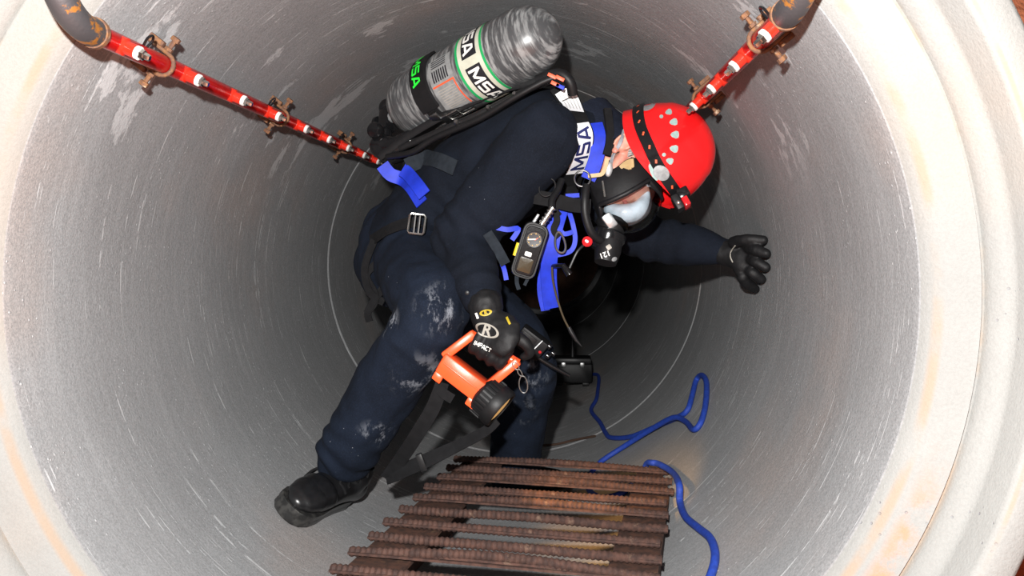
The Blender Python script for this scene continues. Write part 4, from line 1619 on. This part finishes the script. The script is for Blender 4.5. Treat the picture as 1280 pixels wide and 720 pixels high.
for k in range(5):
    part(con, 'fitting_ring', MB().lathe(G(.009 + .003 * k, 0, .072 + .010 * k), (gx * .3 + gz), [(.006, 0), (.0098, .001), (.0098, .005), (.006, .006)], 12), M['chrome'])
part(con, 'cable_gland', MB().tube([G(-.012, 0, .066), G(-.006, 0, .090)], [.0045, .0035], 10), M['silver'])
part(con, 'console_hose', MB().tube(spline([G(.021, 0, .112), Pt(690, 250, 2.06), Pt(697, 238, 2.08), Pt(702, 225, 2.10)], 5), .009, 12), M['black'])
part(con, 'tether', MB().ribbon([G(-.012, .0, -.066), G(-.006, 0, -.085), G(.004, 0, -.100)], .005, .0016, gy, 4), M['greyweb'])
part(con, 'tether', MB().ribbon([G(.020, .0, -.055), G(.016, 0, -.072), G(.014, 0, -.086)], .004, .0016, gy, 4), M['greyweb'])

# ================================================================== LANTERN
E0, E1 = Pt(559, 443, 1.945), Pt(611, 483, 1.945)
la = (E1 - E0).normalized()
lup = V((-la.z, 0, la.x)).normalized()
if lup.z < 0:
    lup = -lup
lh = (Pt(572, 487, 1.945) - Pt(586, 463, 1.945))
LH = lh.length
lh.normalize()
ln = V((0, 1, 0))
LL = (E1 - E0).length
lan = thing('hand_lantern', 'orange box lantern with a black ribbed lamp head held in a black glove', 'lantern', E0.lerp(E1, .5))
bcn = E0.lerp(E1, .5) + lh * (LH / 2) + ln * .036
hs = part(lan, 'housing', MB().box(bcn, la * (LL / 2 + .006), lh * (LH / 2), ln * .036, .007), M['orange'], 'bright orange plastic housing')
part(hs, 'housing_rib', MB().box(E0.lerp(E1, .5) + lh * (LH * .42) - ln * .001, la * (LL / 2 - .004), lh * .0016, ln * .0016, .0008), M['orange'])
for t_ in (.06, .86):
    part(hs, 'hinge_lug', MB().box(E0.lerp(E1, t_) + lh * (LH + .006) + ln * .012, la * .012, lh * .010, ln * .012, .003), M['orange'])
part(hs, 'latch_slot', MB().box(E0.lerp(E1, .93) + lh * (LH * .45) - ln * .001, lh * .006, la * .0014, ln * .0012, .0006), M['redprint'])
for (a_, b_) in ((E0 + ln * .030, HB0), (E1 + ln * .030, HB1)):
    dd = (b_ - a_)
    q = dd.normalized()
    sd = q.cross(ln).normalized()
    nrm2 = q.cross(sd).normalized()
    mb = MB()
    mb.box(a_ + dd * .5 - q * .004, q * (dd.length / 2 + .012), sd * .011, nrm2 * .017, .005)
    part(lan, 'handle_post', mb, M['orange'])
part(lan, 'handle_grip', MB().tube([HB0 - hbd * .006, HB0.lerp(HB1, .5), HB1 + hbd * .006], .0115, 14), M['orange'])
dax = (la + V((0, -.20, -.05))).normalized()
d0 = Pt(603, 491, 1.978)
mb = MB()
mb.lathe(d0, dax, [(.036, -.006), (.046, 0), (.049, .006), (.049, .030), (.051, .034), (.052, .056), (.049, .062), (.043, .062), (.041, .056)], 40, False)
hd = part(lan, 'lamp_head', mb, M['black'])
au = dax.orthogonal().normalized()
ab = dax.cross(au)
for k in range(30):
    a = 2 * PI * k / 30
    rd = au * math.cos(a) + ab * math.sin(a)
    part(hd, 'grip_rib', MB().box(d0 + dax * .019 + rd * .0495, dax * .014, rd * .0022, dax.cross(rd) * .0022), M['black'])
le = NT('amber_lamp_glass')
M['lampglass'] = le.out((.80, .55, .24), .15, 0, None, Emission_Color=(1, .55, .18, 1), Emission_Strength=.45)
part(lan, 'lamp_lens', MB().lathe(d0 + dax * .053, dax, [(.0425, 0), (.042, .003), (.030, .006), (.012, .0075)], 36), M['lampglass'], 'amber lit lens')
sl = bpy.data.lights.new('lantern_beam', 'SPOT')
sl.energy = 14.0
sl.color = (1, .52, .16)
sl.spot_size = math.radians(58)
sl.spot_blend = .5
sl.shadow_soft_size = .03
slo = bpy.data.objects.new('lantern_beam', sl)
COL.objects.link(slo)
slo.location = d0 + dax * .075
bdir = (Pt(735, 615, 2.2) - slo.location).normalized()
slo.rotation_euler = bdir.to_track_quat('-Z', 'Y').to_euler()
# chain clip by the front post
ch = [HB1 + V((-.004, -.012, -.004)), HB1 + V((.004, -.014, -.016))]
ring_loop(HB1 + V((.000, -.016, -.006)), (.8, 0, .6), (.6, 0, -.8), .006, .010, .0016, M['chrome'], lan, 'chain_link')
ring_loop(HB1 + V((.010, -.016, -.022)), (.8, 0, .6), (.5, 0, -.86), .004, .009, .0016, M['chrome'], lan, 'chain_link')
ring_loop(HB1 + V((.018, -.016, -.050)), (1, 0, .1), (-.1, 0, 1), .010, .020, .0016, M['chrome'], lan, 'snap_hook')
# carrying strap sagging on to the grate
part(lan, 'carrying_strap', MB().ribbon([Pt(553, 478, 1.965), Pt(541, 510, 1.965), Pt(520, 545, 1.985), Pt(500, 575, 2.03), Pt(483, 598, 2.06)], [.016, .018, .018, .018, .017], .002, (.3, -1, .2), 5), M['blackweb'])
part(lan, 'carrying_strap', MB().ribbon([Pt(483, 598, 2.06), Pt(500, 590, 2.04), Pt(530, 577, 2.02), Pt(570, 558, 2.02), Pt(605, 540, 2.00), Pt(622, 526, 1.995)], [.016, .019, .018, .015, .013, .010], .002, (.1, -1, .5), 5), M['blackweb'])
part(lan, 'strap_slider', MB().box(Pt(527, 578, 2.015), V((.0075, 0, .003)), V((0, .004, .001)), V((-.008, 0, .021)), .002), M['darkplastic'])
part(lan, 'battery_strap', MB().ribbon([Pt(546, 482, 1.965), Pt(555, 492, 1.965), Pt(566, 499, 1.965)], .012, .003, (0, -1, .2), 4), M['blackweb'])

# ================================================================== RADIO AND OTHER SMALL THINGS
ry0 = 2.398
ra_ = (Pt(690, 447, ry0) - Pt(652, 418, ry0)).normalized()
rb_ = V((-ra_.z, -.25, ra_.x)).normalized()
rc_ = ra_.cross(rb_).normalized()
rad_ = thing('handheld_radio', 'black handheld radio with a stub antenna in front of the dusty left knee', 'radio', Pt(668, 430, ry0))
rbd = part(rad_, 'radio_body', MB().box(Pt(664, 428, ry0), ra_ * .045, rb_ * .032, rc_ * .020, .005), M['black'])
part(rad_, 'speaker_grille', MB().box(Pt(658, 426, ry0 - .020), ra_ * .0235, rb_ * .0215, rc_ * .004, .001), M['darkplastic'])
part(rad_, 'trim_strip', MB().tube([Pt(668, 436, ry0 - .024), Pt(678, 426, ry0 - .024)], .0022, 6), M['silver'])
part(rad_, 'indicator', MB().lathe(Pt(675, 440, ry0 - .016), (0, -1, 0), [(.004, 0), (.0045, .004), (.002, .006)], 10), M['redlens'])
for k, (x, y) in enumerate(((684, 431), (689, 440), (682, 443))):
    part(rad_, 'control_knob', MB().lathe(Pt(x, y, ry0 - .01), ra_, [(.008, 0), (.009, .004), (.009, .012), (.006, .014)], 14), M['blackgloss'])
part(rad_, 'stub_antenna', MB().tube([Pt(672, 447, ry0), Pt(690, 458, ry0), Pt(712, 470, ry0)], [.0075, .0068, .0055], 12), M['blackgloss'])

# equipment case standing on the pipe floor further in
cp = wallpt(716, 494)
cf = V((cp.x, cp.y + .10, PR - math.sqrt(PR ** 2 - (abs(cp.x) + .10) ** 2)))
case = thing('equipment_case', 'small black case on the pipe floor at the far end of the blue rope', 'case', cf)
part(case, 'case_body', MB().box(cf + V((0, 0, .066)), V((.105, 0, 0)), V((0, .075, 0)), V((0, 0, .052)), .01), M['black'])
part(case, 'case_lid', MB().box(cf + V((0, 0, .132)), V((.100, 0, 0)), V((0, .070, 0)), V((0, 0, .016)), .008), M['darkplastic'])
for s in (-1, 1):
    part(case, 'runner', MB().box(cf + V((.07 * s, 0, .008)), V((.018, 0, 0)), V((0, .07, 0)), V((0, 0, .008)), .003), M['black'])
    part(case, 'catch', MB().box(cf + V((.05 * s, -.076, .112)), V((.012, 0, 0)), V((0, .004, 0)), V((0, 0, .014)), .002), M['steel'])
part(case, 'aerial', MB().tube([cf + V((.0, 0, .14)), cf + V((.0, 0, .19)), cf + V((-.004, 0, .27))], [.012, .008, .004], 10), M['black'])

# ================================================================== ROPE
RR = .0092
rp = [wallpt(728, 470, RR), wallpt(738, 468, RR), wallpt(748, 470, RR), wallpt(747, 490, RR), wallpt(745, 500, RR), wallpt(739, 513, RR), wallpt(750, 528, RR), wallpt(757, 541, RR), wallpt(764, 547, RR), wallpt(788, 546, RR), wallpt(818, 534, RR), wallpt(846, 522, RR),
      wallpt(859, 513, RR), wallpt(865, 495, RR * 1.2), wallpt(870, 476, RR), wallpt(877, 469, RR), wallpt(883, 478, RR), wallpt(882, 505, RR), wallpt(876, 528, RR), wallpt(867, 537, RR), wallpt(857, 527, RR), wallpt(842, 522, RR * 2.8), wallpt(815, 536, RR * 2.6),
      wallpt(780, 558, RR * 1.6), wallpt(750, 578, RR), wallpt(738, 594, RR), wallpt(736, 612, RR), wallpt(752, 622, RR), wallpt(776, 617, RR), wallpt(794, 603, RR)]


def GR(u, q, z):
    return FLc + bd * u + ld * q + V((0, 0, z))


rp += [GR(.535, -.045, -.052), GR(.560, -.046, -.020), GR(.574, -.034, .012), GR(.590, -.004, .023), GR(.612, .012, .024), planept(841, 591, zg + .026), wallpt(849, 606, .040), wallpt(850, 628, RR * 1.2), wallpt(857, 646, RR), wallpt(873, 660, RR), wallpt(888, 673, RR), wallpt(894, 694, RR), wallpt(889, 718, RR), wallpt(876, 745, RR), wallpt(878, 775, RR)]
single('rope', MB().tube(spline(rp, 7), RR, 12).mesh('rope'), M['rope'], 'blue rope winding along the pipe floor and over the grate corner', 'rope')
single('stick', MB().tube(spline([wallpt(655, 556, .005), wallpt(690, 556, .006), wallpt(718, 550, .006), wallpt(744, 545, .005)], 4), .005, 7).mesh('stick'), M['twig'], 'thin brown stick lying on the pipe floor behind the grate', 'stick')
